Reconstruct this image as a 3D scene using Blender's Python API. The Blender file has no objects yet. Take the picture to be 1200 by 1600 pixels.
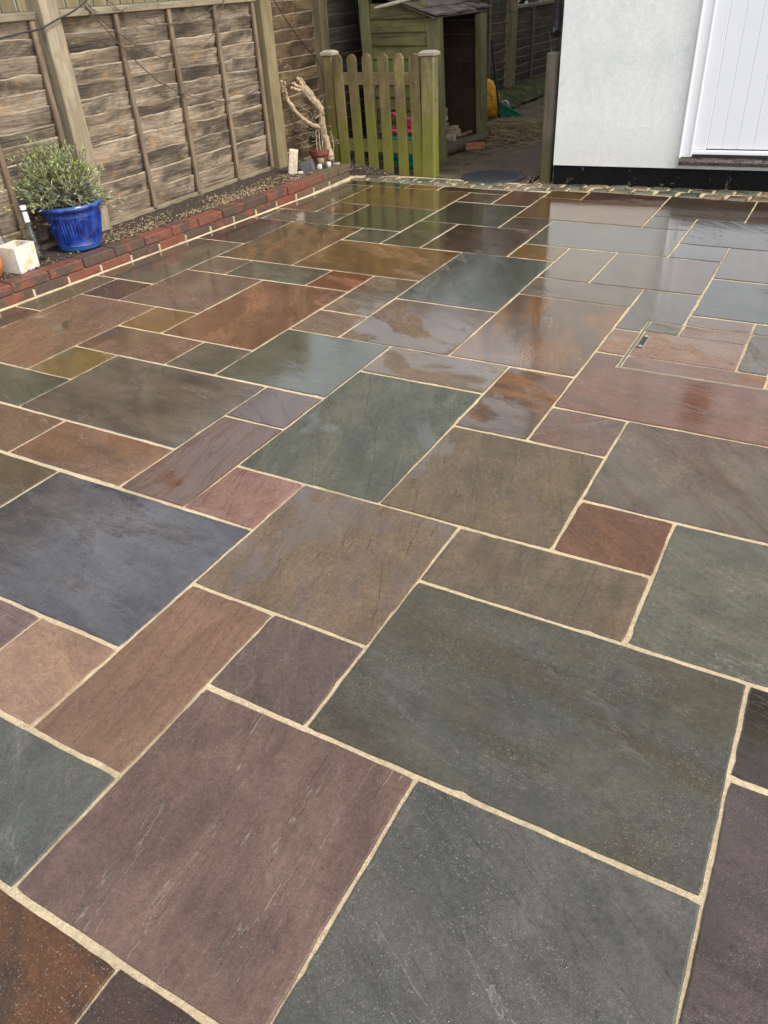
import bpy, bmesh, math, random
from mathutils import Vector, Matrix, noise as mnoise
R_ = math.radians
rnd = random.Random(7)
scene = bpy.context.scene
COL = scene.collection

# ------------------------------------------------------------------ camera
cam_d = bpy.data.cameras.new("camera")
cam = bpy.data.objects.new("camera", cam_d)
COL.objects.link(cam)
cam.matrix_world = Matrix(((0.87462, -0.23944, 0.42155, 0.5098),
                           (0.48218, 0.52008, -0.70500, -0.3243),
                           (-0.05044, 0.81987, 0.57032, 1.4492),
                           (0, 0, 0, 1)))
cam_d.sensor_fit = 'HORIZONTAL'
cam_d.sensor_width = 36.0
cam_d.lens = 36.0 * 1198.93 / 1200.0
cam_d.clip_start = 0.05
cam_d.clip_end = 400.0
scene.camera = cam

# ------------------------------------------------------------------ world + sun
SUN_EL, SUN_AZ = R_(47), R_(95)          # azimuth clockwise from +Y
world = bpy.data.worlds.new("World")
scene.world = world
world.use_nodes = True
wn = world.node_tree
wn.nodes.clear()
w_out = wn.nodes.new("ShaderNodeOutputWorld")
w_bg = wn.nodes.new("ShaderNodeBackground")
w_sky = wn.nodes.new("ShaderNodeTexSky")
w_sky.sky_type = 'NISHITA'
w_sky.sun_disc = False
w_sky.sun_elevation = SUN_EL
w_sky.sun_rotation = SUN_AZ
w_sky.air_density = 1.0
w_sky.dust_density = 2.0
w_hsv = wn.nodes.new("ShaderNodeHueSaturation")
w_hsv.inputs["Saturation"].default_value = 0.22
w_hsv.inputs["Value"].default_value = 1.0
w_tc = wn.nodes.new("ShaderNodeTexCoord")
w_no = wn.nodes.new("ShaderNodeTexNoise")
w_no.inputs["Scale"].default_value = 2.2
w_no.inputs["Detail"].default_value = 5
w_rm = wn.nodes.new("ShaderNodeMapRange")
w_rm.inputs["From Min"].default_value = 0.35
w_rm.inputs["From Max"].default_value = 0.65
w_rm.inputs["To Min"].default_value = 0.85
w_rm.inputs["To Max"].default_value = 1.7
w_mul = wn.nodes.new("ShaderNodeVectorMath")
w_mul.operation = 'SCALE'
wn.links.new(w_tc.outputs["Generated"], w_no.inputs["Vector"])
wn.links.new(w_no.outputs["Fac"], w_rm.inputs["Value"])
wn.links.new(w_sky.outputs["Color"], w_hsv.inputs["Color"])
wn.links.new(w_hsv.outputs["Color"], w_mul.inputs[0])
wn.links.new(w_rm.outputs["Result"], w_mul.inputs["Scale"])
wn.links.new(w_mul.outputs["Vector"], w_bg.inputs["Color"])
w_bg.inputs["Strength"].default_value = 0.14
wn.links.new(w_bg.outputs["Background"], w_out.inputs["Surface"])

sun_d = bpy.data.lights.new("sun", 'SUN')
sun_d.energy = 1.45
sun_d.angle = R_(12)
sun_d.color = (1.0, 0.955, 0.89)
sun = bpy.data.objects.new("sun", sun_d)
COL.objects.link(sun)
sdir = Vector((math.sin(SUN_AZ) * math.cos(SUN_EL), math.cos(SUN_AZ) * math.cos(SUN_EL), math.sin(SUN_EL)))
sun.rotation_euler = sdir.to_track_quat('Z', 'Y').to_euler()
sun.location = (9, -1, 9)

scene.view_settings.view_transform = 'Standard'
scene.view_settings.look = 'None'
scene.view_settings.exposure = 0.95
scene.view_settings.gamma = 1.0
scene.view_settings.use_curve_mapping = False
scene.cycles.max_bounces = 8
scene.cycles.transparent_max_bounces = 12

# ------------------------------------------------------------------ colour helpers
def lin(c):
    return c / 12.92 if c <= 0.04045 else ((c + 0.055) / 1.055) ** 2.4
def rgb(r, g, b, k=1.0):
    return (lin(r / 255) * k, lin(g / 255) * k, lin(b / 255) * k)

# ------------------------------------------------------------------ mesh builder
class MB:
    def __init__(self):
        self.v, self.f, self.mi = [], [], []
    def add(self, vs, fs, mi=0):
        o = len(self.v)
        self.v += [tuple(p) for p in vs]
        self.f += [tuple(i + o for i in q) for q in fs]
        self.mi += [mi] * len(fs)
        return self
    def box(self, x0, x1, y0, y1, z0, z1, c=0.0, M=None, mi=0):
        """box with chamfered long edges (c = chamfer)"""
        bm = bmesh.new()
        bmesh.ops.create_cube(bm, size=1.0)
        for v in bm.verts:
            v.co = Vector(((x0 + x1) / 2 + v.co.x * (x1 - x0), (y0 + y1) / 2 + v.co.y * (y1 - y0), (z0 + z1) / 2 + v.co.z * (z1 - z0)))
        if c > 0:
            bmesh.ops.bevel(bm, geom=bm.edges[:], offset=c, segments=1, affect='EDGES', profile=0.5)
        bm.verts.index_update()
        vs = [(M @ v.co if M else v.co.copy()) for v in bm.verts]
        fs = [[v.index for v in f.verts] for f in bm.faces]
        bm.free()
        return self.add(vs, fs, mi)
    def tube(self, pts, radii, n=8, cap=True, mi=0):
        pts = [Vector(p) for p in pts]
        if not isinstance(radii, (list, tuple)):
            radii = [radii] * len(pts)
        vs, fs = [], []
        prev = None
        for i, p in enumerate(pts):
            t = (pts[min(i + 1, len(pts) - 1)] - pts[max(i - 1, 0)]).normalized()
            a = prev if prev is not None else (Vector((0, 0, 1)) if abs(t.z) < 0.9 else Vector((1, 0, 0)))
            u = (a - t * a.dot(t)).normalized()
            prev = u
            w = t.cross(u)
            for k in range(n):
                an = 2 * math.pi * k / n
                vs.append(p + (u * math.cos(an) + w * math.sin(an)) * radii[i])
        for i in range(len(pts) - 1):
            for k in range(n):
                k2 = (k + 1) % n
                fs.append((i * n + k, i * n + k2, (i + 1) * n + k2, (i + 1) * n + k))
        if cap:
            fs.append(tuple(reversed(range(n))))
            fs.append(tuple(range((len(pts) - 1) * n, len(pts) * n)))
        return self.add(vs, fs, mi)
    def lathe(self, prof, c=(0, 0, 0), n=32, M=None, mi=0):
        vs, fs = [], []
        for r, z in prof:
            for k in range(n):
                an = 2 * math.pi * k / n
                p = Vector((c[0] + r * math.cos(an), c[1] + r * math.sin(an), c[2] + z))
                vs.append(M @ p if M else p)
        m = len(prof)
        for i in range(m - 1):
            for k in range(n):
                k2 = (k + 1) % n
                fs.append((i * n + k, i * n + k2, (i + 1) * n + k2, (i + 1) * n + k))
        return self.add(vs, fs, mi)
    def prism(self, poly, axis, a0, a1, mi=0, M=None):
        """extrude a 2-D polygon along axis 'x','y' or 'z'"""
        n = len(poly)
        def mk(p, a):
            q = {'x': (a, p[0], p[1]), 'y': (p[0], a, p[1]), 'z': (p[0], p[1], a)}[axis]
            return M @ Vector(q) if M else Vector(q)
        vs = [mk(p, a0) for p in poly] + [mk(p, a1) for p in poly]
        fs = [tuple(range(n)), tuple(range(2 * n - 1, n - 1, -1))]
        fs += [(i, i + n, (i + 1) % n + n, (i + 1) % n) for i in range(n)]
        return self.add(vs, fs, mi)

def link_mesh(name, mb, mats, parent=None, local=False, smooth=False, fixn=True):
    off = Vector((0, 0, 0))
    if parent is not None and not local:
        q = parent
        while q is not None:
            off += q.location
            q = q.parent
    me = bpy.data.meshes.new(name)
    me.from_pydata([(p[0] - off.x, p[1] - off.y, p[2] - off.z) for p in mb.v], [], mb.f)
    if not isinstance(mats, (list, tuple)):
        mats = [mats]
    for m in mats:
        me.materials.append(m)
    if any(mb.mi):
        me.polygons.foreach_set("material_index", mb.mi)
    if fixn:
        bm = bmesh.new()
        bm.from_mesh(me)
        bmesh.ops.recalc_face_normals(bm, faces=bm.faces[:])
        bm.to_mesh(me)
        bm.free()
    if smooth:
        me.polygons.foreach_set("use_smooth", [True] * len(me.polygons))
    me.update()
    o = bpy.data.objects.new(name, me)
    COL.objects.link(o)
    if parent is not None:
        o.parent = parent
    return o

def smooth_angle(o, deg=35):
    me = o.data
    me.polygons.foreach_set("use_smooth", [True] * len(me.polygons))
    me.set_sharp_from_angle(angle=R_(deg))

def tag(o, label, cat, group=None):
    o["label"] = label
    o["category"] = cat
    if group:
        o["group"] = group
    return o
def thing(name, label, cat, loc=(0, 0, 0), rz=0.0, group=None):
    o = bpy.data.objects.new(name, None)
    COL.objects.link(o)
    o.location = loc
    o.rotation_euler = (0, 0, rz)
    o.empty_display_size = 0.1
    return tag(o, label, cat, group)
def struct(o):
    o["kind"] = "structure"
    return o
def stuff(o, label=None, cat=None):
    o["kind"] = "stuff"
    if label:
        o["label"] = label
    if cat:
        o["category"] = cat
    return o

# ------------------------------------------------------------------ material helpers
class NT:
    def __init__(self, name):
        self.m = bpy.data.materials.new(name)
        self.m.use_nodes = True
        self.t = self.m.node_tree
        self.t.nodes.clear()
        self.out = self.n("ShaderNodeOutputMaterial")
        self.b = self.n("ShaderNodeBsdfPrincipled")
        self.l(self.b.outputs[0], self.out.inputs["Surface"])
    def n(self, ty, **kw):
        nd = self.t.nodes.new(ty)
        for k, v in kw.items():
            setattr(nd, k, v)
        return nd
    def l(self, a, b):
        self.t.links.new(a, b)
    def s(self, sock, v):
        if hasattr(v, "node"):
            self.l(v, sock)
        else:
            if isinstance(v, tuple) and len(v) == 3 and sock.type == 'RGBA':
                v = (*v, 1)
            sock.default_value = v
    def math(self, op, a, b=0.0, c=0.0, clamp=False):
        nd = self.n("ShaderNodeMath", operation=op, use_clamp=clamp)
        self.s(nd.inputs[0], a); self.s(nd.inputs[1], b); self.s(nd.inputs[2], c)
        return nd.outputs[0]
    def vmath(self, op, a, b=(0, 0, 0), scale=None):
        nd = self.n("ShaderNodeVectorMath", operation=op)
        self.s(nd.inputs[0], a); self.s(nd.inputs[1], b)
        if scale is not None:
            self.s(nd.inputs["Scale"], scale)
        return nd.outputs[0]
    def noise(self, vec, scale, detail=4, rough=0.55, dist=0.0):
        nd = self.n("ShaderNodeTexNoise")
        self.l(vec, nd.inputs["Vector"])
        nd.inputs["Scale"].default_value = scale
        nd.inputs["Detail"].default_value = detail
        nd.inputs["Roughness"].default_value = rough
        nd.inputs["Distortion"].default_value = dist
        return nd.outputs["Fac"]
    def ramp(self, f, a, b, lo=0.0, hi=1.0, smooth=True):
        nd = self.n("ShaderNodeMapRange", interpolation_type='SMOOTHSTEP' if smooth else 'LINEAR')
        self.s(nd.inputs["Value"], f)
        self.s(nd.inputs["From Min"], a); self.s(nd.inputs["From Max"], b)
        self.s(nd.inputs["To Min"], lo); self.s(nd.inputs["To Max"], hi)
        return nd.outputs["Result"]
    def mix(self, f, a, b, mode='MIX'):
        nd = self.n("ShaderNodeMix", data_type='RGBA', blend_type=mode)
        self.s(nd.inputs[0], f); self.s(nd.inputs[6], a); self.s(nd.inputs[7], b)
        return nd.outputs[2]
    def scalecol(self, c, f):
        return self.vmath('SCALE', c, scale=f)
    def coords(self, rand=True, scale=None):
        tc = self.n("ShaderNodeTexCoord").outputs["Object"]
        if rand:
            oi = self.n("ShaderNodeObjectInfo").outputs["Random"]
            a = self.math('MULTIPLY', oi, 61.7)
            cb = self.n("ShaderNodeCombineXYZ")
            self.l(a, cb.inputs[0]); self.l(self.math('MULTIPLY', oi, 37.3), cb.inputs[1]); self.l(self.math('MULTIPLY', oi, 17.9), cb.inputs[2])
            tc = self.vmath('ADD', tc, cb.outputs[0])
        if scale:
            tc = self.vmath('MULTIPLY', tc, scale)
        return tc
    def bump(self, h, dist, strength=1.0, normal=None):
        nd = self.n("ShaderNodeBump")
        self.s(nd.inputs["Height"], h)
        self.s(nd.inputs["Distance"], dist)
        self.s(nd.inputs["Strength"], strength)
        if normal is not None:
            self.l(normal, nd.inputs["Normal"])
        return nd.outputs["Normal"]
    def attr(self, name, ty='OBJECT'):
        nd = self.n("ShaderNodeAttribute", attribute_type=ty)
        nd.attribute_name = name
        return nd
    def set(self, **kw):
        for k, v in kw.items():
            self.s(self.b.inputs[k.replace("_", " ")], v)
        return self.m

def simple(name, col, rough=0.6, var=0.2, scale=25, bump=0.0, bscale=80, **kw):
    t = NT(name)
    c = t.coords()
    n = t.noise(c, scale, 5)
    cc = t.scalecol(t.mix(0.0, col, col), t.ramp(n, 0.3, 0.7, 1 - var, 1 + var, False))
    t.set(Base_Color=cc, Roughness=rough, **kw)
    if bump:
        t.set(Normal=t.bump(t.noise(c, bscale, 4), bump))
    return t.m

def wood(name, ca, cb, cc, axis='z', rough=0.75, blotch=0.0, algae=None, algae_z=(0.1, 0.7), bump=0.004, stain=0.5, dark=(0.03, 0.022, 0.017), damp=0.0):
    """weathered timber: long grain along axis, grey/brown blotches, cracks, optional algae"""
    t = NT(name)
    base = t.coords()
    st = {'x': (0.06, 1, 1), 'y': (1, 0.06, 1), 'z': (1, 1, 0.06)}[axis]
    st2 = {'x': (0.25, 1, 1), 'y': (1, 0.25, 1), 'z': (1, 1, 0.25)}[axis]
    g = t.vmath('MULTIPLY', base, st)
    g2 = t.vmath('MULTIPLY', base, st2)
    grain = t.noise(g, 95, 6, 0.65, 0.4)
    grain2 = t.noise(g, 28, 4, 0.6, 0.8)
    blot = t.noise(g2, 7, 6, 0.6, 0.6)
    blot2 = t.noise(base, 11, 5, 0.65)
    col = t.mix(t.ramp(blot, 0.36, 0.62), ca, cb)
    col = t.mix(t.math('MULTIPLY', t.ramp(blot2, 0.52, 0.7), stain), col, cc)
    col = t.scalecol(col, t.ramp(grain, 0.25, 0.75, 0.62, 1.32, False))
    if blotch:
        big = t.noise(t.vmath('MULTIPLY', base, {'x': (.45, 1, 1), 'y': (1, .45, 1), 'z': (1, 1, .45)}[axis]), 5.5, 7, 0.68, 0.5)
        col = t.scalecol(col, t.ramp(big, 0.36, 0.60, 1.0 - blotch, 1.18))
        fl = t.ramp(t.noise(g2, 60, 4, 0.75), 0.60, 0.70)
        col = t.mix(t.math('MULTIPLY', fl, 0.6), col, dark)
        sp_ = t.ramp(t.noise(g2, 20, 6, 0.72), 0.61, 0.72)
        col = t.mix(t.math('MULTIPLY', sp_, 0.55), col, (0.46, 0.37, 0.24))
    crack = t.ramp(grain2, 0.30, 0.38, 1.0, 0.0)
    col = t.mix(t.math('MULTIPLY', crack, 0.75), col, dark)
    oi = t.n("ShaderNodeObjectInfo").outputs["Random"]
    col = t.scalecol(col, t.ramp(oi, 0, 1, 0.78, 1.18, False))
    if algae:
        pos = t.n("ShaderNodeNewGeometry").outputs["Position"]
        sp = t.n("ShaderNodeSeparateXYZ")
        t.l(pos, sp.inputs[0])
        zz = t.math('ADD', sp.outputs[2], t.ramp(t.noise(base, 9, 4), 0.3, 0.7, -0.3, 0.3, False))
        am = t.ramp(zz, algae_z[0], algae_z[1], 0.85, 0.05)
        am = t.math('MULTIPLY', am, t.ramp(grain, 0.25, 0.55, 0.4, 1.0))
        col = t.mix(am, col, algae)
    t.set(Base_Color=col, Roughness=t.ramp(blot2, 0.3, 0.7, rough - 0.15 - damp, rough + 0.1 - damp))
    h = t.math('ADD', t.math('MULTIPLY', grain, 0.5), t.math('MULTIPLY', grain2, 0.9))
    t.set(Normal=t.bump(h, bump, 1.0))
    return t.m

# ---- riven sandstone (one shader; each slab carries its own colours, grain direction and wetness)
def make_stone():
    t = NT("riven_sandstone")
    c = t.coords()
    rot = t.n("ShaderNodeVectorRotate", rotation_type='Z_AXIS')
    t.l(c, rot.inputs["Vector"])
    t.l(t.attr("grain").outputs["Fac"], rot.inputs["Angle"])
    v = rot.outputs[0]
    ca, cb = t.attr("col_a").outputs["Color"], t.attr("col_b").outputs["Color"]
    wet, rough_, vein = t.attr("wet").outputs["Fac"], t.attr("riven").outputs["Fac"], t.attr("vein").outputs["Fac"]
    vs = t.vmath('MULTIPLY', v, (0.34, 1, 1))
    vl = t.vmath('MULTIPLY', v, (0.17, 1, 1))
    vs2 = t.vmath('MULTIPLY', v, (0.16, 1, 1))
    warp = t.noise(v, 3.0, 3)
    wv = t.vmath('ADD', vs, t.vmath('SCALE', t.n("ShaderNodeCombineXYZ").outputs[0], scale=1.0))
    n1 = t.noise(wv, 4.5, 7, 0.62, 1.2)
    n2 = t.noise(vs2, 34, 8, 0.72, 0.3)
    n3 = t.noise(c, 420, 3, 0.6)
    n4 = t.noise(c, 6.5, 6, 0.65, 0.5)
    n5 = t.noise(c, 70, 4, 0.7)
    col = t.mix(t.ramp(n1, 0.40, 0.60), ca, cb)
    col = t.scalecol(col, t.ramp(n2, 0.3, 0.7, 0.90, 1.11, False))
    col = t.scalecol(col, t.ramp(n4, 0.3, 0.7, 0.80, 1.22, False))
    col = t.scalecol(col, t.ramp(n5, 0.3, 0.7, 0.82, 1.18, False))
    col = t.scalecol(col, t.ramp(n3, 0.3, 0.7, 0.62, 1.40, False))
    # thin pale cleavage lines and white crystal specks
    nv = t.noise(vl, 3.4, 8, 0.56, 0.35)
    line = t.ramp(t.math('ABSOLUTE', t.math('SUBTRACT', nv, 0.5)), 0.0, 0.0042, 0.8, 0.0)
    line2 = t.ramp(t.math('ABSOLUTE', t.math('SUBTRACT', nv, 0.585)), 0.0, 0.003, 0.5, 0.0)
    line = t.math('MAXIMUM', line, line2)
    mask = t.math('MULTIPLY', t.ramp(t.noise(vl, 3.0, 4), 0.46, 0.64), t.ramp(t.noise(c, 38, 4, 0.7), 0.38, 0.58, 0.25, 1.0))
    line = t.math('MULTIPLY', t.math('MULTIPLY', line, mask), vein)
    pale = t.scalecol(t.mix(0.45, col, (0.42, 0.37, 0.32)), 1.15)
    col = t.mix(line, col, pale)
    vor = t.n("ShaderNodeTexVoronoi")
    vor.inputs["Scale"].default_value = 85
    t.l(c, vor.inputs["Vector"])
    sp = t.ramp(vor.outputs["Distance"], 0.06, 0.16, 1.0, 0.0)
    sp = t.math('MULTIPLY', sp, t.ramp(t.noise(c, 9, 4), 0.50, 0.68))
    col = t.mix(t.math('MULTIPLY', sp, 0.45), col, (0.42, 0.40, 0.36))
    # mineral bloom blotches
    bl = t.ramp(t.noise(c, 13, 6, 0.7), 0.60, 0.78)
    col = t.mix(t.math('MULTIPLY', bl, 0.14), col, (0.30, 0.27, 0.23))
    # iron-brown and dark mineral bands that follow the bedding
    bd = t.noise(vl, 11, 6, 0.6, 0.6)
    col = t.scalecol(col, t.ramp(bd, 0.36, 0.46, 0.86, 1.0))
    col = t.mix(t.math('MULTIPLY', t.ramp(bd, 0.58, 0.66), 0.22), col, cb)
    # stepped relief, like split layers
    nz = t.math('MULTIPLY', t.noise(vl, 2.6, 9, 0.60, 0.5), 8.0)
    hf = t.math('FRACT', nz)
    step = t.math('MULTIPLY', t.math('ADD', t.math('FLOOR', nz), t.ramp(hf, 0.93, 1.0)), 1 / 8.0)
    lip = t.math('MULTIPLY', t.math('MULTIPLY', t.ramp(hf, 0.93, 0.965), t.ramp(hf, 1.0, 0.985)), t.ramp(t.noise(c, 14, 5, 0.7), 0.46, 0.62))
    col = t.mix(t.math('MULTIPLY', lip, t.math('MULTIPLY', vein, 0.38)), col, pale)  # pale lips: worn edges, plus caught light put into the colour
    grit = t.math('MULTIPLY', t.ramp(t.noise(c, 300, 2, 0.5), 0.62, 0.72), t.ramp(t.noise(c, 5, 4), 0.40, 0.62, 0.15, 1.2))
    col = t.mix(t.math('MULTIPLY', grit, 0.30), col, (0.40, 0.37, 0.32))
    # water film
    wn_ = t.noise(t.vmath('MULTIPLY', v, (0.55, 1, 1)), 3.0, 9, 0.60, 0.5)
    film = t.ramp(t.math('ADD', wn_, t.math('MULTIPLY', t.math('SUBTRACT', wet, 0.5), 1.0)), 0.47, 0.53)
    # standing water fills the low layers of the slab
    film = t.math('MULTIPLY', film, t.ramp(n1, 0.62, 0.80, 1.0, 0.35))
    damp = t.ramp(t.noise(c, 3.6, 5), 0.35, 0.65, 0.0, 1.0)
    r_dry = t.math('SUBTRACT', t.ramp(n5, 0.3, 0.7, 0.27, 0.42, False), t.math('MULTIPLY', wet, 0.20))
    rough = t.math('ADD', t.math('MULTIPLY', r_dry, t.math('SUBTRACT', 1.0, film)), t.math('MULTIPLY', film, 0.13))
    col = t.scalecol(col, t.ramp(film, 0, 1, 1.0, 0.80, False))
    t.set(Base_Color=col, Roughness=rough, IOR=1.42, Coat_Weight=film, Coat_IOR=1.33, Coat_Roughness=0.085)
    inv = t.math('SUBTRACT', 1.0, film)
    b1 = t.bump(step, t.math('MULTIPLY', rough_, 0.014), t.ramp(film, 0, 1, 1.0, 0.10, False))
    hs = t.math('ADD', t.math('MULTIPLY', n4, 0.45), t.math('MULTIPLY', n2, 0.35))
    b2 = t.bump(hs, t.math('MULTIPLY', rough_, 0.012), t.ramp(film, 0, 1, 0.8, 0.05, False), b1)
    b3 = t.bump(t.math('ADD', n5, t.math('MULTIPLY', n3, 0.6)), 0.0012, t.math('MULTIPLY', inv, 0.8), b2)
    t.set(Normal=b3)
    wob = t.bump(t.noise(vs, 9, 4, 0.6, 0.6), t.math('MULTIPLY', rough_, 0.0035), 0.6)
    edge = t.bump(film, 0.0007, 0.6, wob)
    t.set(Coat_Normal=t.bump(step, t.math('MULTIPLY', t.math('POWER', rough_, 2.5), 0.0020), 0.7, edge))
    return t.m
M_STONE = make_stone()

def make_mortar():
    t = NT("buff_mortar")
    c = t.coords(False)
    a = t.noise(c, 520, 3, 0.7)
    b = t.noise(c, 90, 4)
    d = t.noise(c, 5, 4)
    col = t.mix(t.ramp(a, 0.3, 0.7), (0.41, 0.305, 0.175), (0.75, 0.61, 0.40))
    col = t.scalecol(col, t.ramp(b, 0.3, 0.7, 0.82, 1.15, False))
    col = t.scalecol(col, t.ramp(d, 0.3, 0.7, 0.80, 1.10, False))
    dampm = t.ramp(t.noise(c, 1.7, 5, 0.65), 0.52, 0.62)
    col = t.mix(t.math('MULTIPLY', dampm, 0.45), col, (0.23, 0.165, 0.09))
    t.set(Base_Color=col, Roughness=0.85, Normal=t.bump(t.math('ADD', a, b), 0.004))
    return t.m
M_MORTAR = make_mortar()

def make_render_wall():
    t = NT("white_render")
    c = t.coords(False)
    a = t.noise(c, 140, 5, 0.7)
    b = t.noise(c, 3.0, 5, 0.6)
    d = t.noise(c, 22, 5, 0.7)
    col = t.mix(t.ramp(b, 0.4, 0.72), (0.80, 0.81, 0.79), (0.72, 0.745, 0.72))
    col = t.scalecol(col, t.ramp(d, 0.3, 0.7, 0.90, 1.05, False))
    blot = t.ramp(t.noise(c, 9, 6, 0.7), 0.66, 0.8)
    col = t.mix(t.math('MULTIPLY', blot, 0.22), col, (0.42, 0.43, 0.38))
    pos = t.n("ShaderNodeSeparateXYZ")
    t.l(t.n("ShaderNodeTexCoord").outputs["Object"], pos.inputs[0])
    zz = t.math('ADD', pos.outputs[2], t.ramp(b, 0.3, 0.7, -0.12, 0.12, False))
    spl = t.math('MULTIPLY', t.ramp(zz, 0.15, 0.48, 0.5, 0.0), t.ramp(d, 0.35, 0.65))
    col = t.mix(spl, col, (0.58, 0.55, 0.42))
    t.set(Base_Color=col, Roughness=0.75, Normal=t.bump(t.math('ADD', a, t.math('MULTIPLY', d, 0.6)), 0.006))
    return t.m
M_RENDER = make_render_wall()

def make_brick():
    t = NT("old_red_brick")
    c = t.coords()
    a = t.noise(c, 30, 6, 0.7)
    b = t.noise(c, 8.0, 5, 0.6)
    f = t.noise(c, 220, 3)
    oi = t.n("ShaderNodeObjectInfo").outputs["Random"]
    burnt = t.attr("burnt").outputs["Fac"]
    moss = t.attr("moss").outputs["Fac"]
    col = t.mix(t.ramp(a, 0.3, 0.7), (0.135, 0.041, 0.025), (0.205, 0.068, 0.039))
    dark = t.ramp(t.math('ADD', b, t.math('MULTIPLY', t.math('SUBTRACT', burnt, 0.5), 0.38)), 0.455, 0.56)
    col = t.mix(t.math('MULTIPLY', dark, 0.8), col, (0.052, 0.045, 0.034))
    col = t.mix(t.math('MULTIPLY', t.ramp(t.noise(c, 60, 5, 0.7), 0.62, 0.72), 0.5), col, (0.36, 0.30, 0.24))
    mm = t.math('MULTIPLY', t.ramp(t.math('ADD', t.noise(c, 24, 5, 0.7), t.math('MULTIPLY', moss, 0.3)), 0.55, 0.72), moss)
    col = t.mix(t.math('MULTIPLY', mm, 0.7), col, (0.095, 0.10, 0.055))
    col = t.scalecol(col, t.ramp(f, 0.3, 0.7, 0.8, 1.2, False))
    t.set(Base_Color=col, Roughness=t.ramp(b, 0.3, 0.7, 0.35, 0.75), Normal=t.bump(t.math('ADD', a, t.math('MULTIPLY', f, 0.4)), 0.007))
    return t.m
M_BRICK = make_brick()

W_PANEL = wood("weathered_lap_wood", (0.135, 0.100, 0.066), (0.295, 0.232, 0.165), (0.31, 0.19, 0.082), 'y', 0.8, 0.62, stain=0.75, bump=0.012)
W_PANEL_W = wood("warm_lap_wood", (0.11, 0.068, 0.034), (0.215, 0.142, 0.074), (0.25, 0.13, 0.045), 'y', 0.8, 0.6, stain=0.85, bump=0.010)
W_EDGE = wood("lit_waney_edge", (0.15, 0.112, 0.072), (0.33, 0.262, 0.182), (0.10, 0.075, 0.05), 'y', 0.8, stain=1.0, bump=0.004)  # top edges: bare sapwood tone, paled further for the light they catch
W_EDGE_DK = wood("dull_waney_edge", (0.12, 0.095, 0.06), (0.17, 0.135, 0.09), (0.10, 0.08, 0.05), 'y', 0.8)
W_PANEL_DK = wood("dark_lap_wood", (0.060, 0.046, 0.028), (0.105, 0.084, 0.055), (0.085, 0.075, 0.036), 'y', 0.75, stain=0.6, bump=0.005)  # darker boards for the furthest panels
W_BATTEN = wood("batten_wood", (0.135, 0.092, 0.056), (0.21, 0.15, 0.096), (0.09, 0.062, 0.043), 'z', 0.75)
W_RAIL = wood("rail_wood", (0.155, 0.122, 0.076), (0.235, 0.19, 0.122), (0.12, 0.105, 0.058), 'y', 0.75)
W_POST = wood("treated_post_wood", (0.20, 0.158, 0.102), (0.285, 0.235, 0.158), (0.20, 0.115, 0.062), 'z', 0.7, stain=0.55, bump=0.003)
W_POST_G = wood("green_post_wood", (0.150, 0.114, 0.058), (0.21, 0.163, 0.088), (0.145, 0.118, 0.048), 'z', 0.7)
W_GATE = wood("algae_picket_wood", (0.145, 0.100, 0.046), (0.205, 0.148, 0.070), (0.13, 0.11, 0.030), 'z', 0.7, 0.35, algae=(0.165, 0.165, 0.012), algae_z=(0.12, 0.85), bump=0.003)
W_GATE_POST = wood("algae_post_wood", (0.175, 0.145, 0.062), (0.235, 0.195, 0.095), (0.14, 0.13, 0.032), 'z', 0.7, 0.35, algae=(0.175, 0.178, 0.016), algae_z=(0.1, 1.0), bump=0.003)
W_GREY = wood("grey_post_wood", (0.13, 0.108, 0.084), (0.175, 0.15, 0.118), (0.10, 0.09, 0.055), 'z', 0.75, algae=(0.085, 0.08, 0.018), algae_z=(0.15, 0.55))
W_SHED = wood("green_stained_board", (0.105, 0.096, 0.026), (0.15, 0.138, 0.042), (0.085, 0.072, 0.03), 'x', 0.7, 0.3, bump=0.003)
W_SHED_P = wood("green_stained_post", (0.12, 0.114, 0.042), (0.165, 0.158, 0.064), (0.105, 0.096, 0.042), 'z', 0.7, bump=0.003)
W_SHED_IN = wood("shed_inner_shade_board", (0.042, 0.021, 0.010), (0.062, 0.031, 0.014), (0.03, 0.016, 0.009), 'y', 0.75)  # darkened so the colour carries the shade inside the store
W_SHINGLE = wood("grey_shingle", (0.090, 0.062, 0.042), (0.15, 0.108, 0.074), (0.055, 0.04, 0.028), 'y', 0.8, 0.45)
W_LOG = wood("split_log_wood", (0.20, 0.155, 0.11), (0.30, 0.235, 0.165), (0.12, 0.09, 0.066), 'y', 0.85)
W_VINE = wood("peeling_bark", (0.33, 0.225, 0.125), (0.52, 0.395, 0.255), (0.20, 0.12, 0.065), 'z', 0.8, bump=0.012)
M_BARKD = simple("dark_twig", (0.085, 0.06, 0.045), 0.8)
M_TWIG = simple("dry_twig", (0.34, 0.27, 0.18), 0.8)
M_BLACK = simple("black_plastic", (0.012, 0.012, 0.014), 0.35)
M_CABLE = simple("dark_cable", (0.03, 0.026, 0.024), 0.5)
M_WHITE = simple("white_upvc", (0.76, 0.77, 0.80), 0.3, 0.02, 4)
M_FRAMEW = simple("white_gloss_frame", (0.84, 0.84, 0.85), 0.25, 0.02, 4)
M_SOIL = simple("dark_soil", (0.050, 0.034, 0.024), 0.9, 0.5, 60, 0.02, 70)
M_STEEL = simple("cast_iron", (0.06, 0.062, 0.066), 0.45, 0.35, 90, 0.004, 200, Metallic=0.6)
M_GALV = simple("galvanised_steel", (0.36, 0.33, 0.27), 0.55, 0.12, 40, Metallic=0.2)
M_RUBBER = simple("black_slot", (0.015, 0.015, 0.016), 0.4)
M_TERRA = simple("terracotta", (0.17, 0.052, 0.03), 0.7, 0.3, 30, 0.003, 120)
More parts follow.
